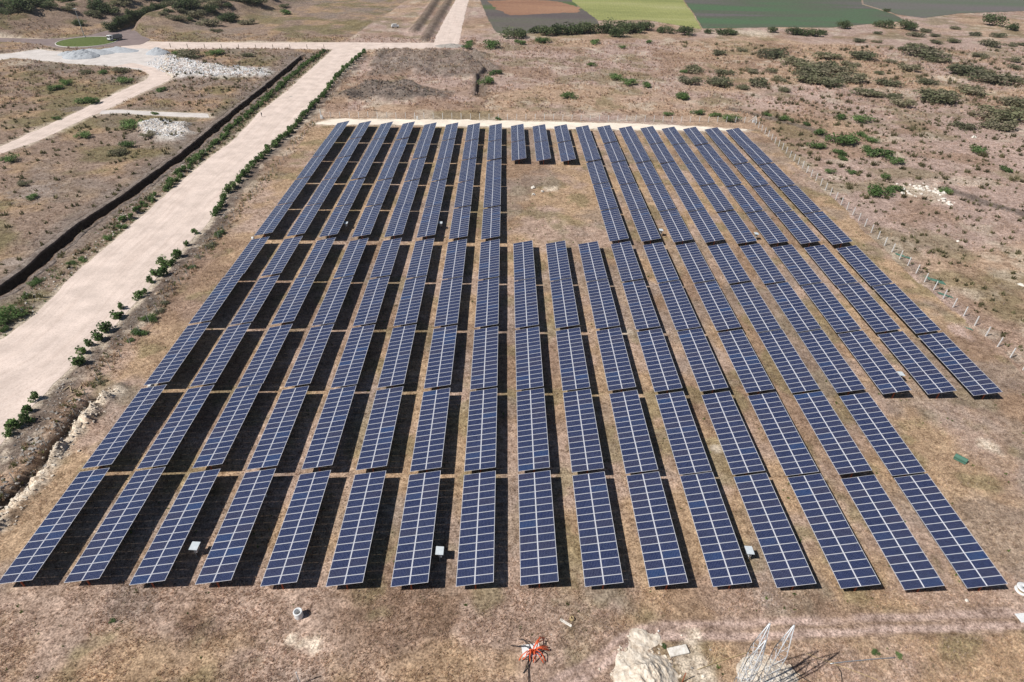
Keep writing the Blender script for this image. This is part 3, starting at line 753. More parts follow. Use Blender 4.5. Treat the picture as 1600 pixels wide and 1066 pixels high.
RAFTER = MB().box((0, 0, 0), (3.9, .07, .12)).mesh('rafter', OXIDE)
POSTM = {}
def post_mesh(h):
    k = round(h, 1)
    if k not in POSTM: POSTM[k] = MB().box((0, 0, (k - .35) / 2), (.16, .12, k + .35)).mesh('post', OXIDE)
    return POSTM[k]
BRACE = MB().bar((-.55, 0, -.42), (0, 0, -.02), .035).bar((.0, 0, -.02), (.02, 0, 0), .03).mesh('brace', OXIDE)
STRAP = MB().box((0, LEN_Y / 2, 0), (GAPX - .004, LEN_Y - .02, .02)).mesh('joint_rail', ALU)

present = {}
for c in range(1, 20):
    for t in range(1, 11):
        if t <= 2 and c > 16: continue
        if 6 <= t <= 8 and 9 <= c <= 11: continue
        present.setdefault(c, []).append(t)

cosT, sinT = math.cos(TILT), math.sin(TILT)
TABLES = []
def solar_table(c, t, label):
    x = (c - 9) * PITCH_X; y = (t - 1) * (LEN_Y + GAP_T) + (GAP_MID if t > 5 else 0) + SKEW * x + random.uniform(-.16, .16)
    dz = random.uniform(-.09, .09)
    root = empty('solar_table', (x, y, 0), random.uniform(-.0012, .0012))
    tag(root, label, 'solar table', 'solar tables in the fenced field')
    tl = TILT + random.uniform(-.008, .008); ct, st = math.cos(tl), math.sin(tl)
    def at(u, v, w):      # u up the slope, v along, w above the module plane
        return (u * ct - w * st, v, Z_LOW + dz + u * st + w * ct)
    for k in range(15):
        v = MW / 2 + .01 + k * (MW + GAPY)
        for u in (ML / 2, ML * 1.5 + GAPX):
            m = bpy.data.objects.new('module', MODULE)
            m.location = at(u, v, random.uniform(-.004, .004)); m.rotation_euler = (random.uniform(-.003, .003), -tl + random.uniform(-.003, .003), 0)
            m.parent = root; COL.objects.link(m)
    for u in (.45, 1.75, 2.85, 4.15): add('purlin', PURLIN, root, at(u, 0, -.105), (0, -tl, 0))
    add('joint_rail', STRAP, root, at(ML + GAPX / 2, 0, -.03), (0, -tl, 0))
    for v in (.55, 4.6, 8.645, 12.69, 16.74):
        p = at(2.3, v, -.22)
        add('rafter', RAFTER, root, p, (0, -tl, 0))
        g = hz(x + p[0], y + v)
        o = add('post', post_mesh(p[2] - g), root, (p[0], v, g))
        add('brace', BRACE, root, (p[0] - .55, v, p[2] - .18))
        g2 = 0
    TABLES.append((x, y))
for c in present:
    n = len(present[c])
    for i, t in enumerate(present[c]):
        solar_table(c, t, 'tilted blue solar table, %s from the chalk strip, in %s row from the dirt road' % (ORD[n - i], ORD[c]))

# ---------------------------------------------------------------- inverters beside the tables
def inverter(x, y, label, rz=0):
    z = hz(x, y); r = empty('inverter', (x, y, z), rz)
    tag(r, label, 'inverter', 'string inverters among the solar rows')
    for s in (-1, 1): add('post', MB().box((0, 0, .72), (.07, .07, 1.74)).mesh('post', STEEL), r, (.0, s * .42, 0))
    add('canopy', MB().box((0, 0, 0), (.98, 1.2, .04)).mesh('canopy', LIGHTBLUE), r, (0, 0, 1.65), (0, math.radians(5), 0))
    b = add('cabinet', MB().box((0, 0, 0), (.34, .78, .66)).bevel(.03).mesh('cabinet', WHITE), r, (.10, 0, 1.12))
    add('door', MB().box((0, 0, 0), (.012, .60, .48)).mesh('door', STEEL), b, (.178, 0, .02))
    add('cooling_fins', MB().box((0, 0, 0), (.10, .6, .40)).mesh('cooling_fins', STEEL), b, (-.222, 0, 0))
    add('cable', MB().tube([(0, 0, 0), (.02, .03, -.25), (-.02, .05, -.60)], .035).mesh('cable', BLACKP), b, (.05, -.2, -.30))
inverter(-40.22, 5.19, 'pale inverter under a sheet canopy beside the nearest table of third row from the road')
inverter(-9.93, 4.63, 'pale inverter under a sheet canopy beside the nearest table of seventh row from the road')
inverter(28.78, 4.96, 'pale inverter canopy showing above the nearest table of twelfth row from the road')
inverter(-41.10, 98.03, 'pale inverter behind the cross aisle, beside third row from the road')
inverter(-17.96, 98.81, 'pale inverter behind the cross aisle, beside sixth row from the road')
inverter(36.41, 96.62, 'pale inverter behind the cross aisle, by the row bounding the grassy gap')
inverter(59.57, 95.24, 'pale inverter behind the cross aisle, beside sixteenth row from the road')
inverter(66.80, 40.78, 'pale inverter beside the last table of a short row by the side fence')

# ---------------------------------------------------------------- fences
FPOST = MB().box((0, 0, 1.0), (.16, .16, 2.4)).mesh('post', WHITE)
FPOSTT = MB().box((0, 0, .85), (.09, .09, 2.1)).mesh('post', STEEL)
def fence(name, pts, step, pm, hgt, label, wires=4, skip=()):
    P = resample(pts, step); z = height(P[:, 0], P[:, 1])
    r = empty(name, (P[0][0], P[0][1], z[0])); tag(r, label, 'fence'); o = Vector((P[0][0], P[0][1], z[0]))
    for i, (p, zz) in enumerate(zip(P, z)):
        if i in skip: continue
        add('post', pm, r, Vector((p[0], p[1], zz)) - o, (random.uniform(-.03, .03), random.uniform(-.03, .03), random.uniform(-.2, .2)))
    for k in range(wires):
        h = hgt * (k + .6) / wires
        m = MB().tube([Vector((p[0], p[1], zz + h)) - o for p, zz in zip(P, z)], .011, 4)
        add('wire', m.mesh('wire', STEEL), r)
    return r
fence('wire_fence', [(-69.6, 190.6), (91.2, 193.2)], 3.42, FPOST, 2.0, 'concrete post and wire fence behind the chalk strip', 5)
fence('wire_fence', [(91.1, 190.5), (90.7, 90), (91.5, 40), (91.8, -8)], 3.47, FPOST, 2.0, 'concrete post and wire fence bordering the open scrubland', 4)
fence('wire_fence', [(-70.2, 187.5), (-70.0, 120), (-69.8, 44), (-70.4, 18), (-71.0, -8)], 3.5, FPOSTT, 1.6, 'thin steel post and wire fence along the dirt road verge', 3)
fence('stake_fence', [(-175.77, 308.19), (-152.61, 308.76), (-130.59, 309.77), (-97.64, 312.95)], 8.5, MB().box((0, 0, .9), (.22, .22, 2.4)).mesh('post', BARK), 1.8, 'line of dark stakes along the cross road', 1)

# ---------------------------------------------------------------- plants
def crown_mesh(name, seed, n, rx, rz, leaf, cols, lobes=9, zc=.5, holes=.25):
    r = np.random.default_rng(seed)
    th = r.uniform(0, 2 * np.pi, lobes); rad = np.sqrt(r.uniform(0, 1, lobes)) * rx * .68
    L = np.stack([rad * np.cos(th), rad * np.sin(th), rz * r.uniform(.30, .72, lobes)], 1); S = r.uniform(.30, .55, lobes)
    k = r.integers(0, lobes, n); d = r.normal(size=(n, 3)); d /= np.linalg.norm(d, axis=1)[:, None]
    q = r.uniform(0, 1, n) ** .38
    P = L[k] + d * (q * S[k])[:, None] * np.array([rx, rx, rz * .85])
    P[:, 2] = np.abs(P[:, 2] - .04) + .04
    u = r.normal(size=(n, 3)); u /= np.linalg.norm(u, axis=1)[:, None]; w = np.cross(u, r.normal(size=(n, 3))); w /= np.linalg.norm(w, axis=1)[:, None]
    s = leaf * r.uniform(.6, 1.4, n)[:, None]
    V = np.stack([P - u * s, P + w * s * .55, P + u * s, P - w * s * .55], 1).reshape(-1, 3)
    base = np.asarray(cols)[r.integers(0, len(cols), lobes)][k] * r.uniform(.7, 1.3, (n, 1))
    return np_mesh(name, V, np.arange(4 * n).reshape(-1, 4), LEAF, np.repeat(base, 4, 0))

def stem_mesh(name, seed, rx, rz, n=5, r0=.05):
    r = random.Random(seed); m = MB()
    for _ in range(n):
        a = r.uniform(0, 6.28); e = r.uniform(.3, .8)
        m.tube([(0, 0, -.12), (e * rx * .25 * math.cos(a), e * rx * .25 * math.sin(a), rz * .22), (e * rx * .7 * math.cos(a), e * rx * .7 * math.sin(a), rz * .62)], [r0, r0 * .7, r0 * .25], 5)
    return m.mesh(name, BARK)

G_OLIVE = [(.18, .185, .115), (.22, .215, .14), (.155, .165, .10), (.25, .23, .165)]
G_GREEN = [(.12, .20, .07), (.15, .235, .09), (.10, .17, .06), (.18, .24, .115)]
G_DARK = [(.075, .11, .05), (.10, .13, .065), (.12, .145, .08)]
# unit crowns: radius one metre
BUSH_O = [(crown_mesh('crown', 600 + i, 900, 1.0, .95, .085, G_OLIVE, 10 + i), stem_mesh('stem', 640 + i, 1.0, .9)) for i in range(5)]
BUSH_G = [(crown_mesh('crown', 610 + i, 800, 1.0, 1.1, .085, G_GREEN, 9 + i), stem_mesh('stem', 650 + i, 1.0, 1.0)) for i in range(4)]
BUSH_D = [(crown_mesh('crown', 620 + i, 900, 1.0, 1.25, .085, G_DARK, 10 + i), stem_mesh('stem', 660 + i, 1.0, 1.1)) for i in range(4)]
SAP = [(crown_mesh('crown', 630 + i, 260, .55, 1.0, .12, G_GREEN, 5 + i), stem_mesh('stem', 670 + i, .4, .9, 3, .04)) for i in range(5)]
TREE = [(crown_mesh('crown', 680 + i, 1300, .8, 2.1, .10, G_DARK, 16), stem_mesh('trunk', 690 + i, .6, 1.6, 5, .07)) for i in range(4)]

def plant(name, proto, x, y, sx, sz, label, cat, group=None, stem='stem', rz=None):
    z = hz(x, y); r = empty(name, (x, y, z - .03), random.uniform(0, 6.28) if rz is None else rz)
    r.scale = (sx * 1.28, sx * 1.28 * random.uniform(.85, 1.15), sz * 1.12)
    tag(r, label, cat, group)
    add('crown', proto[0], r); add(stem, proto[1], r)
    return r

SCRUB = [87.6, 275.6, 10.0, 82.1, 253.1, 10.4, 103.2, 271.3, 8.8, 95.6, 249.2, 11.4, 117.4, 274.7, 6.6, 111.0, 251.2, 10.4, 124.8, 260.3, 6.4, 127.6, 278.3, 6.2, 103.7, 243.2, 6.0, 113.2, 317.8, 8.7, 141.1, 318.2, 14.1, 128.4, 328.6, 5.7,
 144.6, 296.2, 12.6, 146.8, 282.4, 12.8, 147.4, 271.1, 14.8, 169.1, 309.0, 11.2, 158.2, 262.5, 13.3, 140.2, 256.1, 14.1, 146.0, 250.8, 11.7, 160.3, 278.9, 12.7, 158.4, 289.2, 11.9, 174.1, 294.4, 8.4, 139.8, 272.0, 8.9, 187.9, 310.3, 14.0, 211.4, 364.0, 7.1, 238.1, 393.8, 6.1, 221.7, 363.5, 5.7,
 235.9, 346.6, 9.7, 223.6, 335.0, 8.0, 226.0, 316.9, 18.6, 227.2, 306.4, 10.1, 201.8, 288.3, 10.8, 257.6, 361.9, 7.2, 270.2, 368.0, 8.8, 286.1, 357.8, 11.7, 312.6, 390.0, 9.4, 262.3, 326.9, 8.0, 274.4, 316.9, 7.8, 224.1, 279.1, 16.8, 227.5, 264.4, 16.1, 300.2, 394.5, 7.8, 229.7, 294.0, 8.5, 236.5, 283.9, 9.5,
 178.8, 227.7, 16.2, 205.2, 242.8, 11.6, 154.8, 235.0, 10.1, 163.2, 221.6, 10.2, 174.3, 254.9, 10.8, 193.5, 261.2, 8.8, 211.1, 225.5, 11.0, 193.0, 206.0, 16.1, 183.7, 193.0, 10.7, 169.2, 191.0, 7.8, 276.5, 407.5, 8.0, 258.5, 388.1, 9.2, 260.9, 297.8, 7.4, 243.4, 266.9, 9.1, 191.3, 240.0, 8.3, 121.1, 240.7, 6.0, 199.3, 304.1, 6.1, 165.3, 232.1, 7.0, 300.7, 359.5, 7.3, 309.3, 362.1, 5.8, 302.6, 419.7, 7.4, 272.4, 389.9, 6.1, 182.1, 278.7, 5.7]
SCRUB_G = [127.5, 200.2, 5.3, 133.7, 196.8, 6.6, 110.8, 181.4, 5.7, 115.1, 171.3, 8.4, 120.9, 157.7, 7.5, 123.1, 151.1, 5.1, 119.7, 162.1, 4.6, 103.8, 166.1, 5.0, 109.3, 160.1, 4.5, 98.0, 142.0, 3.1, 113.0, 138.3, 3.8, 104.8, 124.4, 6.5, 110.7, 128.3, 4.9, 125.5, 127.1, 3.6, 72.5, 224.5, 7.5, 72.7, 203.4, 4.4, 78.7, 200.9, 4.3, 82.9, 195.6, 6.0, 111.1, 191.5, 3.4, 105.1, 197.3, 4.3, 125.5, 178.9, 4.1, 104.6, 141.6, 2.8, 108.0, 153.7, 3.7, 126.5, 173.0, 4.0, 99.7, 203.4, 3.5, 157.9, 163.4, 5.4, 156.5, 145.8, 4.3,
 -10.2, 324.6, 9.1, -22.2, 331.4, 6.1, -22.8, 319.5, 5.9, 7.1, 336.5, 6.9, 18.9, 341.9, 7.6, 48.3, 340.5, 7.0, 52.8, 247.3, 7.0, 60.8, 243.1, 5.9, 24.3, 222.5, 6.0, 72.0, 227.8, 5.7, 48.6, 257.9, 6.2, 83.2, 273.4, 4.3, -10.5, 245.4, 6.8, -6.9, 262.8, 6.1, 62.5, 328.6, 4.3, 80.1, 346.1, 5.2, 40.7, 283.7, 4.4, -4.7, 191.9, 2.8, 60.6, 201.6, 3.4]
SCRUB_L = [-173.9, 252.5, 7.0, -162.8, 235.0, 6.7, -179.4, 249.1, 5.1, -187.3, 250.0, 5.5, -161.6, 203.9, 7.3, -129.8, 173.6, 7.7, -120.2, 163.9, 4.2, -184.3, 230.6, 5.7, -183.8, 222.2, 5.9, -156.7, 285.2, 11.5, -164.9, 289.0, 6.2, -146.7, 292.6, 6.9, -129.4, 290.3, 5.8, -150.3, 140.5, 4.7, -147.1, 420.2, 10.0, -155.7, 445.0, 7.5, -142.6, 222.8, 4.7, -141.4, 163.9, 4.9, -122.6, 149.1, 6.0, -122.9, 156.1, 4.8, -127.0, 113.8, 3.3, -135.2, 123.2, 3.5, -129.9, 191.0, 3.1, -160.9, 182.5, 3.0]
MOUND_B = [-305.9, 418.5, 15.1, -279.0, 361.4, 15.9, -312.0, 397.2, 14.4, -314.5, 388.3, 11.4, -307.2, 434.8, 12.7, -274.1, 390.9, 7.7, -264.7, 398.5, 9.2, -247.9, 355.5, 7.2, -262.6, 421.3, 12.5, -251.4, 427.4, 12.7, -247.9, 402.7, 8.0, -246.3, 437.9, 10.0, -243.1, 453.7, 10.4, -199.9, 390.0, 13.4, -180.5, 370.8, 11.5, -173.5, 387.0, 12.0, -162.1, 384.4, 9.3, -171.8, 430.9, 13.2, -186.9, 440.7, 13.4, -195.4, 427.5, 11.5, -206.9, 423.7, 9.9, -172.5, 455.5, 9.1, -280.1, 352.0, 7.0, -291.3, 357.9, 7.1, -247.6, 375.9, 6.2, -205.8, 339.5, 4.6, -168.6, 351.9, 6.1, -192.0, 372.7, 5.0, -273.8, 431.8, 11.3, -290.3, 422.3, 9.6, -302.3, 391.8, 10.2, -290.9, 401.8, 10.5]
rm = random.Random(12)
for pts, hh, ww in MOUNDS:
    for q in resample(pts, 5.5):
        for _ in range(2):
            MOUND_B += [q[0] + rm.gauss(0, ww * .5), q[1] + rm.gauss(0, ww * .5), rm.uniform(5.0, 13.0)]
def triples(a): return [tuple(a[i:i + 3]) for i in range(0, len(a), 3)]
def size_word(w): return 'broad' if w > 9 else ('medium' if w > 5.5 else 'small')
for i, (x, y, w) in enumerate(triples(SCRUB)):
    o = plant('thorn_bush', BUSH_O[i % 5], x, y, w / 2, w * .26, 'thorn bush', 'bush', 'thorn bushes on the scrubland'); rank_later(o, 'corner', x, y, size_word(w) + ' olive-grey thorn bush on scrubland, %s nearest to the braced fence corner')
for i, (x, y, w) in enumerate(triples(SCRUB_G)):
    o = plant('green_bush', BUSH_G[i % 4], x, y, w / 2, w * .30, 'green bush', 'bush', 'green bushes around the fences'); rank_later(o, 'heap', x, y, size_word(w) + ' fresh green bush, %s nearest to the heap of white boulders')
for i, (x, y, w) in enumerate(triples(SCRUB_L)):
    o = plant('plot_bush', BUSH_G[i % 4] if i % 3 else BUSH_O[i % 5], x, y, w / 2, w * .27, 'plot bush', 'bush', 'bushes on the plots'); rank_later(o, 'cone', x, y, size_word(w) + ' bush on the plots, %s nearest to the conical gravel heap')
for i, (x, y, w) in enumerate(triples(MOUND_B)):
    if flat_dist(np.array([x]), np.array([y]))[0] < w * .6 or dline(np.array([x]), np.array([y]), EXIT_A)[0][0] < w * .6 + 6: continue
    o = plant('mound_bush', BUSH_D[i % 4] if i % 2 else BUSH_O[i % 5], x, y, w / 2, w * .30, 'mound bush', 'bush', 'bushes on the earth mounds'); rank_later(o, 'mast', x, y, size_word(w) + ' bush on the earth mounds, %s nearest to the light mast')

# tree line along the field edge, the clipped hedge by the exit road
LINE = [3.7, 355.3, 12.6, 15.7, 369.9, 8.1, 22.7, 366.9, 10.9, 29.3, 369.4, 11.7, 35.9, 371.1, 13.2, 43.5, 374.7, 13.4, 50.9, 375.3, 11.9, 59.5, 375.0, 11.2, 68.5, 378.7, 15.9, 77.6, 380.3, 12.2, 87.4, 389.4, 11.0, 65.2, 364.2, 11.0, 97.3, 381.2, 9.3, 107.9, 382.6, 6.4, 108.9, 373.9, 10.7, 124.9, 383.2, 5.7, 132.4, 378.8, 7.9, 137.9, 378.9, 7.2, 165.8, 387.3, 6.6, 178.4, 382.7, 8.8, 184.2, 381.8, 8.8, 189.9, 380.9, 8.8, 198.3, 385.8, 5.9, 223.1, 411.2, 10.4, 254.2, 419.6, 10.7, 267.3, 415.4, 12.3, 340.2, 435.3, 15.0, 343.7, 420.2, 9.2, 293.9, 494.5, 5.6]
for i, (x, y, w) in enumerate(triples(LINE)):
    o = plant('hedgerow_tree', BUSH_D[i % 4], x, y, w / 2, w * .34, 'tree', 'tree', 'hedgerow trees', 'trunk'); rank_later(o, 'far', x, y, 'dark green hedgerow tree along the crop fields, %s from the far dirt road')
H = resample([(-226.65, 347.58), (-225.91, 364.63), (-226.77, 387.37), (-227.51, 412.04), (-227.42, 437.34), (-228.55, 472.62), (-231.28, 507.02)], 4.2)
for i, p in enumerate(H):
    o = plant('hedge_tree', TREE[i % 4], p[0], p[1], random.uniform(2.6, 3.3), random.uniform(2.0, 2.6), 'tree', 'tree', 'trees of the clipped roadside row', 'trunk'); rank_later(o, 'round', p[0], p[1], 'dark tree in the clipped roadside row, %s from the roundabout')

# saplings planted along both verges of the dirt road
SR = [-76.52, 94.21, -76.00, 88.00, -75.50, 82.71, -75.79, 81.68, -75.39, 78.01, -76.92, 77.96, -76.80, 73.88, -75.12, 73.93, -76.38, 70.98, -76.09, 64.72, -75.67, 66.40, -77.43, 60.90, -76.64, 57.10, -76.24, 57.85, -76.43, 52.90, -76.40, 53.61, -76.30, 50.01, -77.13, 48.65, -76.98, 46.06, -75.65, 42.96, -75.13, 43.09, -77.68, 33.70, -77.08, 30.78, -76.08, 28.53, -75.71, 28.68, -76.91, 27.09, -76.77, 25.60]
SR = [tuple(SR[i:i + 2]) for i in range(0, len(SR), 2)]
A = resample([(-76.23, 104.28), (-77.71, 119.71), (-77.39, 144.36), (-76.12, 180.63), (-75.99, 218.17), (-77.56, 256.94), (-75.09, 307.31)], 2.0)
A2 = [(p[0] + random.uniform(-.6, .6), p[1] + random.uniform(-.9, .9)) for p in A]
for x, y in SR + A2:
    s = random.uniform(1.1, 1.75)
    o = plant('sapling', SAP[random.randrange(5)], x, y, s, s * random.uniform(.95, 1.25), 'sapling', 'sapling', 'saplings on the solar field verge'); rank_later(o, 'cross', x, y, 'green sapling on the solar field verge, %s along from the road junction')
A = resample([(-96.15, 97.92), (-96.23, 106.87), (-95.11, 120.54), (-96.16, 138.85), (-95.91, 158.59), (-96.99, 179.44), (-96.51, 201.26), (-97.12, 234.00), (-97.70, 270.49), (-95.29, 305.41)], 2.3)
for p in A:
    for q in range(2 if p[1] > 120 else 1):
        s = random.uniform(.9, 1.7)
        vx, vy = p[0] + random.uniform(-1.2, .8), p[1] + random.uniform(-1.2, 1.2)
        o = plant('verge_shrub', SAP[random.randrange(5)], vx, vy, s, s * random.uniform(.75, 1.1), 'shrub', 'shrub', 'shrubs on the trench side verge'); rank_later(o, 'cross2', vx, vy, 'leafy shrub between dirt road and trench, %s along from the road junction')
for x, y, w in triples([-96.4, 56.8, 4.5, -96.4, 55.4, 3.2, -94.7, 57.3, 2.0, -99.3, 70.6, 2.2, -95.8, 80.1, 2.3, -97.0, 78.3, 1.9, -95.5, 90.9, 2.2, -95.0, 97.0, 2.3, -94.8, 52.6, 2.0, -100.0, 69.5, 1.8, -98.2, 64.4, 1.7]):
    o = plant('verge_shrub', BUSH_G[random.randrange(4)], x, y, w / 2, w * .32, 'shrub', 'shrub', 'shrubs on the trench side verge'); rank_later(o, 'cross2', x, y, 'leafy shrub between dirt road and trench, %s along from the road junction')
for x, y, w in triples([-70.8, 87.9, 2.7, -70.8, 82.1, 1.9, -70.6, 77.0, 2.1, -70.0, 56.6, 2.5, -69.6, 59.8, 1.9, -69.9, 52.2, 2.8, -69.3, 38.1, 1.4, -70.0, 63.0, 1.7, -70.4, 49.8, 1.6, -70.7, 93.6, 3.1]):
    o = plant('fence_shrub', BUSH_G[random.randrange(4)] if random.random() < .5 else BUSH_O[random.randrange(5)], x, y, w / 2, w * .30, 'shrub', 'shrub', 'shrubs along the steel fence'); rank_later(o, 'strip', x, y, 'pale green shrub by the thin steel fence, %s along from the chalk strip')
REF = {'corner': (92.02, 194.14), 'heap': (120.22, 129.34), 'cone': (-207.90, 283.58), 'mast': (-230.19, 327.40), 'far': (-29.30, 349.44), 'round': (-224.35, 318.75), 'cross': (-76.34, 322.42), 'cross2': (-91.51, 320.92), 'strip': (-70.0, 185.0)}
for key in REF:
    rows = sorted([r for r in LABELS if r[0] == key], key=lambda r: math.hypot(r[2] - REF[key][0], r[3] - REF[key][1]))
    for k, (_, o, _, _, text) in enumerate(rows): o['label'] = text % ordw(k + 1)
for x, y, w, lab in ((39.3, -7.2, 1.1, 'low green weed clump beside the pipe lying near the lattice masts'), (41.9, -7.4, 1.0, 'low green weed clump at the end of the lying pipe'), (16.0, -6.5, 1.0, 'low green weed clump beside the chalk pile'), (-46.4, -3.6, 1.0, 'small green weed clump in the dry grass before the second solar row')):
    plant('weed_clump', BUSH_G[random.randrange(4)], x, y, w * .36, w * .24, lab, 'weed')

# ---------------------------------------------------------------- small things in the foreground
def place(name, mesh, x, y, label, cat, rz=0, dz=0.0, group=None, scale=(1, 1, 1)):
    o = add(name, mesh, None, (x, y, hz(x, y) + dz), (0, 0, rz), scale); return tag(o, label, cat, group)

place('concrete_ring', MB().lathe([(.50, -.05), (.52, .95), (.50, 1.0), (.37, 1.0), (.35, .95), (.35, -.05)], 28).mesh('concrete_ring', WHITE), -25.51, -2.91, 'white concrete pipe ring standing on dry grass before the solar rows', 'pipe ring')

def cable_drum(x, y, z0=0):
    r = empty('cable_drum', (x, y, hz(x, y))); tag(r, 'white cable drum lying flat past the end of the nearest row', 'cable drum')
    fl = MB().lathe([(.12, 0), (.75, 0), (.77, .03), (.75, .06), (.12, .06), (.12, 0)], 28).mesh('flange', WHITE)
    add('flange', fl, r, (0, 0, .0)); add('flange', fl, r, (0, 0, .62))
    add('core', MB().lathe([(.40, .05), (.40, .63)], 20).mesh('core', WOOD), r)
cable_drum(61.21, 0.58)
place('white_sheet', MB().box((0, 0, 0), (1.7, 1.1, .04)).bevel(.01).mesh('white_sheet', WHITE), 59.09, -2.94, 'flat white sheet lying on the wheel track', 'sheet', .1, .05)

def net_roll(x, y):
    r = empty('net_roll', (x, y, hz(x, y)), math.radians(-48)); tag(r, 'rolled green netting lying on dry ground past the short rows', 'roll')
    m = MB().bar((-.85, 0, .36), (.85, 0, .36), .38, 14); add('roll', m.mesh('roll', GREENP), r)
    add('flap', MB().box((0, -.38, .12), (1.66, .5, .02)).mesh('flap', GREENP), r)
    add('tube', MB().bar((-.92, 0, .36), (.92, 0, .36), .07, 8).mesh('tube', WOOD), r)
net_roll(66.63, 22.14)

# conduits bursting from a slab
sx, sy = 1.22, -7.07
place('concrete_slab', MB().box((0, 0, 0), (2.0, 1.35, .14)).bevel(.02).mesh('concrete_slab', WHITE), sx - .15, sy + .1, 'white concrete slab under the orange conduits', 'slab', .12, .06)
gz = hz(sx, sy) + .15
ends = [(1.5, 1.5), (1.0, 1.7), (1.9, .35), (2.05, .05), (1.7, -.05), (1.55, -1.25), (1.25, -1.5), (.35, -1.2), (.05, -1.45), (-1.2, -1.15), (-1.65, -1.3), (-.75, -.6), (1.35, 1.2), (-.4, -1.3)]
for i, (ex, ey) in enumerate(ends):
    b = Vector((sx + .05 + random.uniform(-.22, .25), sy - .1 + random.uniform(-.3, .25), gz - .1)); e = Vector((sx + ex * .92, sy + ey * .92, gz - .02 + random.uniform(0, .35)))
    hgt = random.uniform(.7, 1.3); pts = [b, b + Vector((0, 0, hgt * .6)) + (e - b) * .12]
    for k in (.35, .55, .75, .9): pts.append(b.lerp(e, k) + Vector((random.uniform(-.06, .06), random.uniform(-.06, .06), hgt * math.sin(math.pi * min(1, .25 + .75 * k)))))
    pts.append(e)
    tag(add('conduit', MB().tube(pts, .055, 7).mesh('conduit', ORANGE)), 'orange plastic conduit curling out over the white slab', 'conduit', 'orange conduits on the slab')
for i, pl in enumerate(([(.0, -.1, .1), (-.4, .35, .8), (-1.0, .9, .7), (-1.4, 1.3, .1)], [(-.05, .0, .1), (-.8, .3, .6), (-1.6, .35, .4), (-2.4, .6, .05)], [(-.25, .1, .1), (-.4, -.9, .35), (-.55, -1.9, .1), (-.5, -3.2, .08), (-.6, -4.4, .08)], [(-.35, -.2, .1), (-.5, -1.2, .4), (-.8, -2.0, .1), (-1.1, -2.4, .06)])):
    tag(add('black_cable', MB().tube([(sx + a, sy + b, gz - .1 + c) for a, b, c in pl], .05, 7).mesh('black_cable', BLACKP)), ['shorter black cable arching over the white slab', 'longer black cable reaching out flat past the white slab', 'long black cable trailing away from the orange conduits', 'short black cable bent away beside the long trailing one'][i], 'cable', 'black cables at the slab')
place('stone', ROCKS_W[0], sx + 2.2, sy + 1.9, 'small pale stone next to the orange conduits', 'stone', 0, 0, None, (.12, .12, .1))

# timber offcut with a coil of yellow strap
tx, ty = 5.15, -3.82
place('plank', MB().box((0, 0, 0), (1.5, .32, .06)).bevel(.01).mesh('plank', ROCKW), tx, ty, 'pale plank lying in dry grass behind the orange conduits', 'plank', math.radians(-32), .09)
place('strap_coil', MB().tube([(.32 * math.cos(a * .7) * (1 - .02 * a), .26 * math.sin(a * .7), .05 + .012 * a) for a in range(28)], .03, 5).mesh('strap_coil', ROPEM), tx + .75, ty + .45, 'yellowish strap coil beside the pale plank', 'strap', .3, .05)
place('white_ball', MB().lathe([(.001, .24), (.08, .22), (.12, .12), (.08, .02), (.001, 0)], 12).mesh('white_ball', WHITE), 15.68, -4.62, 'round white tub on the strip between wheel tracks', 'tub', 0, 0)

# the chalk spoil heap and the slabs next to it
def heap(name, x, y, rx, ry, h, m, label, seed, n=56, rough=.55, ridge=0, cat='heap'):
    g = np.linspace(-1.25, 1.25, n); X, Y = np.meshgrid(g, g); X = X.ravel(); Y = Y.ravel()
    r = np.hypot(X, Y) + (.28 if not ridge else .95) * (fbm(X + seed, Y, .8 if not ridge else .55, 4, seed) - .5)
    body = np.clip(1 - r, 0, 1) ** (.75 if not ridge else 1.35)
    nn = fbm(X * rx + seed, Y * ry, 1.1, 4, seed + 1)
    if ridge: nn = .45 * nn + .25 * fbm(X * rx, Y * ry, .35, 3, seed + 5) + .30 * (1 - np.abs(2 * fbm((X * rx + Y * ry * .45) * 1.0, (Y * ry - X * rx * .3) * .25, .8, 3, seed + 2) - 1))
    z = h * body * (1 - rough + 2 * rough * nn) - .3 * (body <= 0)
    V = np.stack([X * rx, Y * ry, z], 1); i = (np.arange(n - 1)[:, None] * n + np.arange(n - 1)[None, :]).ravel()
    F = np.stack([i, i + 1, i + n + 1, i + n], 1); F = F[(z[F] > -.25).any(1)]
    return place(name, np_mesh(name, V, F, m, smooth=False), x, y, label, cat, 0, -.05)
heap('spoil_heap', 13.47, -9.80, 3.7, 4.6, 1.25, CHALKM, 'cream chalk spoil heap with eroded sides beside the wheel tracks', 5, 110, .55, 1)
heap('chalk_heap', 26.47, -9.48, 3.2, 3.0, .38, CHALKM, 'low cream chalk heap at the foot of the lattice masts', 9, 90, .9, 1)
place('stone_slab', MB().box((0, 0, 0), (2.3, 1.0, .22)).bevel(.05).mesh('stone_slab', ROCKW), 17.36, -6.97, 'pale flat stone slab beside the chalk heap', 'slab', math.radians(12), .14)
place('steel_stake', MB().bar((0, 0, -.1), (.02, 0, 1.9), .05, 7).mesh('steel_stake', OXIDE), 17.08, -10.26, 'thin dark stake standing in front of the stone slab', 'stake')
for x, y, s in ((16.09, -8.43, .30), (16.47, -9.19, .25), (16.42, -7.64, .22), (18.44, -8.81, .22), (21.01, -6.83, .15), (11.18, -8.59, .25)):
    place('grey_stone', ROCKS_G[int(s * 100) % 4], x, y, 'dark stone scattered around the chalk heap and slab', 'stone', s * 20, .02, 'dark stones at the chalk heap', (s, s, s))

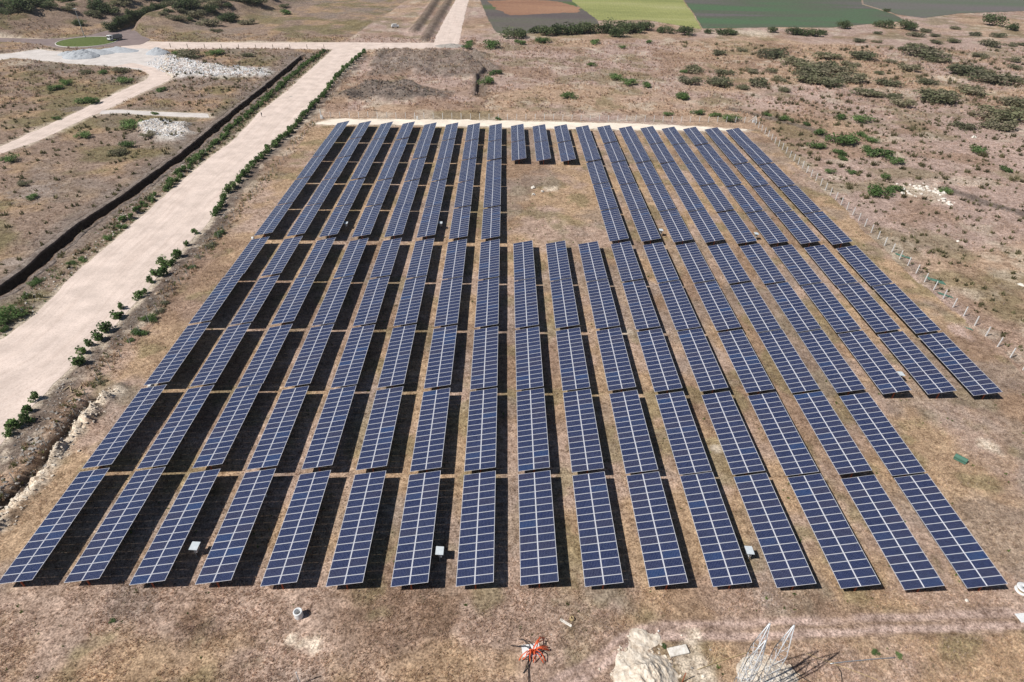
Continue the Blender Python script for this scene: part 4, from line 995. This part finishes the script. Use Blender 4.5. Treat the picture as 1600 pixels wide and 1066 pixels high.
hx, hy = 13.50, -9.65
q = rng.normal(0, 1, (300, 2)) * (1.9, 2.2)
rubble('chalk_stones', hx + q[:, 0], hy + q[:, 1], rng.uniform(.05, .26, 300), ROCKS_C, CHALKM, 'chalk lumps scattered round the cream spoil heap', 'stones')
# two galvanised lattice masts
def lattice_mast(bx, by, h, rz, label):
    r = empty('lattice_mast', (bx, by, hz(bx, by)), rz); tag(r, label, 'mast', 'lattice masts at the chalk heap')
    def leg(k, z):
        w = .62 if z < h * .62 else .62 * max(.04, 1 - (z - h * .62) / (h * .38)); a = [(-1, -.58), (1, -.58), (0, 1.15)][k]
        return Vector((a[0] * w, a[1] * w, z))
    for k in range(3): add('leg', MB().tube([leg(k, -.2), leg(k, h * .62), leg(k, h)], .05, 6).mesh('leg', MASTM), r)
    zs = np.linspace(0, h * .9, 13)
    for j, (z0, z1) in enumerate(zip(zs, zs[1:])):
        for k in range(3):
            a, b = (k, (k + 1) % 3) if j % 2 else ((k + 1) % 3, k)
            add('brace', MB().bar(leg(a, z0), leg(b, z1), .022, 5).mesh('brace', MASTM), r)
    add('peak_rod', MB().bar((0, 0, h - .1), (0, 0, h + .5), .02, 5).mesh('peak_rod', STEEL), r)
    add('footing', MB().box((0, 0, .0), (1.7, 1.7, .3)).bevel(.03).mesh('footing', CONCRETE), r)
lattice_mast(22.52, -11.35, 13.5, .35, 'grey lattice mast standing nearer the cream spoil heap')
lattice_mast(24.72, -11.53, 13.5, .2, 'grey lattice mast standing nearer the pipe lying on the ground')
lattice_mast(22.29, -12.11, 12.0, .6, 'shorter grey lattice mast beside the two tall ones')

def ground_line(name, pts, r, m, label, cat, lift=.03, group=None):
    P = resample(pts, .5); z = height(P[:, 0], P[:, 1])
    zs = np.maximum(z, np.convolve(np.pad(z, 2, 'edge'), np.ones(5) / 5, 'valid'))
    return tag(add(name, MB().tube([(p[0], p[1], q + r + lift) for p, q in zip(P, zs)], r, 6).mesh(name, m)), label, cat, group)
ground_line('steel_pipe', [(33.77, -8.32), (41.29, -7.66)], .055, STEEL, 'long grey pipe lying on dry ground past the lattice masts', 'pipe', .08)
ground_line('rope', [(18.93, -9.04), (21.70, -8.10), (25.57, -6.95)], .028, ROPEM, 'straw-coloured rope stretched from chalk patch to the masts', 'rope', .12)
ground_line('rope', [(31.53, -7.32), (33.84, -8.15), (37.80, -9.88), (39.22, -10.77)], .028, ROPEM, 'straw-coloured rope trailing away past the lying pipe', 'rope', .08)
ground_line('hose', [(29.44, -8.39), (29.68, -9.32), (30.47, -10.00), (31.46, -10.45)], .045, BLACKP, 'black hose curling from the foot of the masts', 'hose', .05)
ground_line('hose', [(34.47, -8.62), (34.62, -9.20), (34.30, -10.24), (33.92, -10.77)], .045, BLACKP, 'short black hose below the end of the pipe', 'hose', .05)
place('steel_stake', MB().bar((0, 0, -.2), (.05, 0, 2.6), .06, 7).mesh('marker_post', WHITE), -23.33, -10.51, 'white marker post standing in the dry grass before the pipe ring', 'post')

# stones in the grassy gap between the rows
for x, y, s, lab in ((6.03, 126.08, .85, 'largest white boulder in the grassy gap between the rows'), (5.85, 120.97, .75, 'white boulder in the grassy gap, on the side of the solar tables'), (8.64, 123.37, .6, 'grey-white flat boulder in the grassy gap beside the bare patch')):
    place('boulder', ROCKS_W[int(s * 10) % 6], x, y, lab, 'boulder', s * 9, .2, None, (s, s, s * .9))
place('white_drum', MB().lathe([(.001, 0), (.3, 0), (.32, .45), (.3, .9), (.001, .9)], 16).mesh('white_drum', WHITE), -61.62, 91.00, 'white plastic drum by the outer row at the cross aisle', 'drum')
place('white_crate', MB().box((0, 0, .3), (.9, .5, .62)).bevel(.04).mesh('white_crate', WHITE), -60.66, 37.04, 'white crate by the outer row beside the chalk ridge', 'crate', .4)

for i, (x, y, L_, a) in enumerate(((-72.33, 35.37, 2.4, .9), (-72.26, 36.13, 1.6, .3), (-73.69, 36.49, 1.8, 2.2), (-74.63, 36.86, 1.3, 1.2), (-72.41, 37.28, 2.0, 1.7))):
    place('broken_timber', MB().box((0, 0, 0), (L_, .14, .08)).mesh('broken_timber', WOOD), x, y, 'broken timber board dumped on the verge at the end of the gully', 'board', a, .12, 'broken boards on the verge')
# white boulders on the scrub
r2 = random.Random(5)
for i in range(64):
    t = r2.random()
    cxp = r2.choice([(115.45, 132.58), (119.03, 131.43), (119.33, 130.15), (121.96, 130.68), (122.20, 128.15), (123.97, 128.64), (114.73, 127.44), (123.75, 126.55), (122.90, 123.66), (122.54, 121.66), (121.53, 119.66), (115.31, 124.58), (121.43, 131.52)])
    x = cxp[0] + r2.gauss(0, .9); y = cxp[1] + r2.gauss(0, 1.3); s = r2.uniform(.25, .75)
    place('pale_boulder', ROCKS_W[i % 6], x, y, 'white boulder in the scattered heap on the scrub beyond the side fence', 'boulder', r2.uniform(0, 6), .1 * s, 'white boulders heaped on the scrub', (s, s * 1.1, s))
for x, y, s, lab in ((110.51, 95.60, .5, 'white stone alone on dry grass beyond the green netting'), (111.73, 74.56, .8, 'larger white stone on dry grass past the green netting'), (167.09, 180.34, 1.2, 'pale flat rock on the straw-coloured scrub'), (53.56, -0.78, .3, 'small white stone on the ground before the last row'), (-34.75, 14.44, .3, 'small pale stone in the dry grass')):
    place('lone_stone', ROCKS_W[int(s * 10) % 6], x, y, lab, 'stone', s * 7, .05, None, (s, s, s * .8))

# green netting caught on the side fence
def netting(x, y, w, d, seed, label):
    n = 14; g = np.linspace(-.5, .5, n); X, Y = np.meshgrid(g, g); X = X.ravel(); Y = Y.ravel()
    k = fbm(X * w + seed, Y * d, .8, 4, seed); z = .05 + .55 * np.clip(k - .25, 0, 1) * (1 - 1.6 * np.maximum(np.abs(X), np.abs(Y)))
    xw = X * w * (1 + .5 * (k - .5)); yw = Y * d * (1 + .8 * (k - .5)) - X * w * .9
    i = (np.arange(n - 1)[:, None] * n + np.arange(n - 1)[None, :]).ravel(); F = np.stack([i, i + 1, i + n + 1, i + n], 1)
    V = np.concatenate([np.stack([xw, yw, z], 1), np.stack([xw, yw, z - .03], 1)]); F = np.concatenate([F, F[:, ::-1] + n * n])
    place('green_netting', np_mesh('green_netting', V, F, GREENP, smooth=True), x, y, label, 'netting')
netting(93.78, 76.20, 2.8, 1.7, 31, 'largest crumpled green netting at the side fence')
netting(92.32, 69.95, 2.2, 1.0, 32, 'crumpled green netting trodden under the side fence')
netting(92.46, 87.50, 2.4, 1.2, 33, 'strip of green netting farther along the side fence')
netting(89.56, 57.30, 1.0, .6, 34, 'small green netting scrap inside the side fence')

# ---------------------------------------------------------------- things at the fence corners, on the roads and by the roundabout
def camera_post(x, y):
    r = empty('corner_post', (x, y, hz(x, y))); tag(r, 'tall white corner post with a white box at the far fence', 'post')
    add('pole', MB().bar((0, 0, -.1), (0, 0, 3.4), .14, 10).mesh('pole', WHITE), r); add('box', MB().box((.25, -.2, .6), (.9, .7, 1.1)).bevel(.03).mesh('box', WHITE), r); add('brace', MB().bar((1.2, 0, 0), (.08, 0, 1.9), .07, 8).mesh('brace', WHITE), r)
camera_post(-69.18, 188.67)
def corner_frame(x, y):
    r = empty('corner_brace', (x, y, hz(x, y))); tag(r, 'white braced corner post where the two concrete fences meet', 'post')
    add('pole', MB().box((0, 0, 1.2), (.2, .2, 2.6)).mesh('pole', CONCRETE), r); add('brace', MB().bar((-2.4, .1, 0), (-.08, 0, 2.2), .09, 8).mesh('brace', CONCRETE), r); add('brace', MB().bar((.1, -2.4, 0), (0, -.08, 2.2), .09, 8).mesh('brace', CONCRETE), r)
    add('box', MB().box((-.7, -.6, .5), (.9, .7, 1.0)).bevel(.03).mesh('box', WHITE), r)
corner_frame(92.02, 194.14)
place('marker_block', MB().box((0, 0, .55), (.5, .4, 1.3)).bevel(.03).mesh('marker_block', WHITE), -34.35, 189.94, 'white marker block on the chalk strip before the far fence', 'block')
heap('earth_heap', -31.44, 325.77, 9, 6, 1.4, ROCKG, 'low grey earth heap where the roads meet', 21, 30, .5)
heap('gravel_heap', -207.90, 283.58, 8.5, 7.5, 3.6, GRAVELM, 'blue-grey conical gravel heap in the yard', 22, 40, .3)
heap('gravel_heap', -206.89, 291.77, 10.5, 6.0, 2.2, GRAVELM, 'lower blue-grey gravel heap joined to the conical one', 23, 30, .2)
heap('gravel_heap', -197.25, 297.93, 11, 5.0, 2.0, GRAVELM, 'long low blue-grey gravel heap along the yard edge', 24, 30, .25)
heap('gravel_heap', -175.84, 293.62, 6, 5.0, 2.8, GRAVELM, 'small blue-grey gravel heap beside the rubble band', 25, 30, .25)
heap('gravel_heap', -216.72, 287.78, 5, 4.0, 1.8, GRAVELM, 'small blue-grey gravel heap at the yard entrance', 26, 30, .25)
heap('dust_patch', -88.64, 218.38, 1.7, 1.2, .22, ROCKG, 'small dark gravel spill on the dirt road', 27, 20, .4, 0, 'gravel')

ix, iy = -224.35, 318.75
r = empty('roundabout_island', (ix, iy, .05)); tag(r, 'round grass island with pale kerb in the roundabout', 'traffic island')
add('kerb', MB().lathe([(14.6, -.1), (14.6, .16), (14.2, .18), (14.2, -.1)], 48).mesh('kerb', CONCRETE), r)
add('lawn', MB().lathe([(14.2, .10), (10.5, .45), (6, .8), (.01, .95)], 48).mesh('lawn', LAWN), r)
def light_mast(x, y):
    r = empty('light_mast', (x, y, .9)); tag(r, 'tall slender grey light mast in the roundabout island', 'light mast')
    add('pole', MB().bar((0, 0, -.6), (0, 0, 13.6), .24, 10, .11).mesh('pole', STEEL), r); add('base_plate', MB().box((0, 0, 0), (1.0, 1.0, .3)).mesh('base_plate', CONCRETE), r)
    for k in range(4):
        a = k * math.pi / 2 + .4; add('lamp_head', MB().box((.55, 0, 13.5), (.8, .4, .22)).mesh('lamp_head', WHITE), r, (0, 0, 0), (0, 0, a))
light_mast(-230.19, 327.40)

def truck(x, y, rz):
    r = empty('tipper_truck', (x, y, .06), rz); tag(r, 'white-cabbed tipper truck with grey bed beside the roundabout', 'truck')
    cabm = MB(); cabm.box((3.0, 0, 1.75), (1.9, 2.4, 2.3)).bevel(.18, 2)
    cab = add('cab', cabm.mesh('cab', WHITE), r)
    add('windscreen', MB().box((3.96, 0, 2.2), (.03, 2.0, .85)).mesh('windscreen', GLASS), cab)
    for s in (-1, 1):
        add('side_window', MB().box((3.2, s * 1.205, 2.2), (.9, .03, .75)).mesh('side_window', GLASS), cab)
        add('headlight', MB().box((3.96, s * .85, 1.0), (.04, .4, .25)).mesh('headlight', WHITE), cab)
    add('bumper', MB().box((4.0, 0, .65), (.15, 2.4, .4)).mesh('bumper', DARKM), r)
    b = MB()
    b.box((-.9, 0, 1.25), (5.2, 2.4, .12)); b.box((-.9, 1.16, 2.0), (5.2, .08, 1.5)); b.box((-.9, -1.16, 2.0), (5.2, .08, 1.5)); b.box((1.66, 0, 2.1), (.08, 2.24, 1.7)); b.box((-3.46, 0, 2.0), (.08, 2.24, 1.5))
    add('tipper_bed', b.mesh('tipper_bed', TRUCKB), r); add('chassis', MB().box((.2, 0, .9), (7.2, .9, .3)).mesh('chassis', DARKM), r)
    wm = MB().bar((0, -.17, 0), (0, .17, 0), .52, 16).mesh('wheel', DARKM); rm = MB().bar((0, -.18, 0), (0, .18, 0), .26, 10).mesh('rim', STEEL)
    for wx in (2.9, -1.2, -2.5):
        for s in (-1, 1):
            w = add('wheel', wm, r, (wx, s * 1.05, .52)); add('rim', rm, w)
truck(-211.83, 324.06, math.radians(-118))

def pickup(x, y, rz):
    r = empty('parked_van', (x, y, hz(x, y)), rz); tag(r, 'small white van parked on the dry field by the far road', 'van')
    b = MB(); b.box((0, 0, .95), (4.6, 1.8, 1.0)).bevel(.15, 2); add('body', b.mesh('body', WHITE), r)
    c = MB(); c.box((-.4, 0, 1.75), (3.0, 1.65, .8)).bevel(.2, 2); k = add('cabin', c.mesh('cabin', WHITE), r); add('windscreen', MB().box((1.12, 0, 1.75), (.03, 1.4, .5)).mesh('windscreen', GLASS), k)
    for s in (-1, 1): add('side_window', MB().box((-.3, s * .835, 1.78), (2.2, .02, .42)).mesh('side_window', GLASS), k)
    wm = MB().bar((0, -.11, 0), (0, .11, 0), .36, 14).mesh('wheel', DARKM)
    for wx in (1.45, -1.45):
        for s in (-1, 1): add('wheel', wm, r, (wx, s * .82, .36))
pickup(-69.83, 378.64, .3)

def person(x, y, rz):
    me = bpy.data.meshes.new('person')
    J = {'pel': (0, 0, .95), 'waist': (0, 0, 1.10), 'chest': (.02, 0, 1.35), 'neck': (.03, 0, 1.50), 'head': (.05, 0, 1.62), 'top': (.05, 0, 1.74),
         'lh': (0, .10, .92), 'lk': (.16, .11, .50), 'la': (.08, .11, .08), 'lt': (.26, .12, .04), 'rh': (0, -.10, .92), 'rk': (.02, -.11, .50), 'ra': (-.24, -.11, .12), 'rtt': (-.10, -.12, .04),
         'ls': (.02, .19, 1.42), 'le': (-.10, .24, 1.16), 'lw': (.02, .24, .92), 'lf': (.06, .24, .82), 'rs': (.02, -.19, 1.42), 're': (.02, -.24, 1.15), 'rw': (.20, -.22, .96), 'rf': (.26, -.21, .89)}
    R = {'pel': .14, 'waist': .13, 'chest': .16, 'neck': .06, 'head': .10, 'top': .085, 'lh': .10, 'lk': .065, 'la': .045, 'lt': .035, 'rh': .10, 'rk': .065, 'ra': .045, 'rtt': .035, 'ls': .07, 'le': .045, 'lw': .032, 'lf': .03, 'rs': .07, 're': .045, 'rw': .032, 'rf': .03}
    E = [('pel', 'waist'), ('waist', 'chest'), ('chest', 'neck'), ('neck', 'head'), ('head', 'top'), ('pel', 'lh'), ('lh', 'lk'), ('lk', 'la'), ('la', 'lt'), ('pel', 'rh'), ('rh', 'rk'), ('rk', 'ra'), ('ra', 'rtt'), ('chest', 'ls'), ('ls', 'le'), ('le', 'lw'), ('lw', 'lf'), ('chest', 'rs'), ('rs', 're'), ('re', 'rw'), ('rw', 'rf')]
    K = list(J); me.from_pydata([J[k] for k in K], [(K.index(a), K.index(b)) for a, b in E], [])
    m, N, L, b = mat('walker_clothes', rough=.85); s = N.new('ShaderNodeSeparateXYZ'); L.new(objc(N), s.inputs[0])
    mr = N.new('ShaderNodeMapRange'); mr.inputs[1].default_value = 0; mr.inputs[2].default_value = 1.8; L.new(s.outputs[2], mr.inputs[0])
    q = N.new('ShaderNodeValToRGB'); L.new(mr.outputs[0], q.inputs[0]); q.color_ramp.interpolation = 'CONSTANT'; e = q.color_ramp.elements
    while len(e) < 4: e.new(.5)
    for k, (p, c) in zip(e, ((0, (.02, .02, .025)), (.54, (.06, .065, .085)), (.83, (.20, .11, .07)), (.93, (.02, .015, .012)))): k.position = p; k.color = (*c, 1)
    L.new(q.outputs[0], b.inputs['Base Color']); me.materials.append(m)
    o = add('person', me, None, (x, y, .05), (0, 0, rz)); o.modifiers.new('skin', 'SKIN'); o.modifiers.new('smooth', 'SUBSURF').levels = 1
    for k, v in zip(K, me.skin_vertices[0].data): v.radius = (R[k], R[k])
    me.skin_vertices[0].data[0].use_root = True
    tag(o, 'person in dark clothes walking along the pale dirt road', 'person')
person(-91.01, 189.76, math.radians(240))

# ---------------------------------------------------------------- thin haze over the whole place
hm = bpy.data.materials.new('haze'); hm.use_nodes = True
hn = hm.node_tree.nodes; hn.remove(hn['Principled BSDF'])
pv = hn.new('ShaderNodeVolumePrincipled'); pv.inputs['Color'].default_value = (.92, .94, 1.0, 1); pv.inputs['Density'].default_value = .00007; pv.inputs['Anisotropy'].default_value = .2
hm.node_tree.links.new(pv.outputs[0], hn['Material Output'].inputs['Volume'])
tag(add('haze', MB().box((0, 1200, 34), (6200, 5200, 84)).mesh('haze', hm)), 'thin pale haze in the air over the fields', 'haze', kind='stuff')
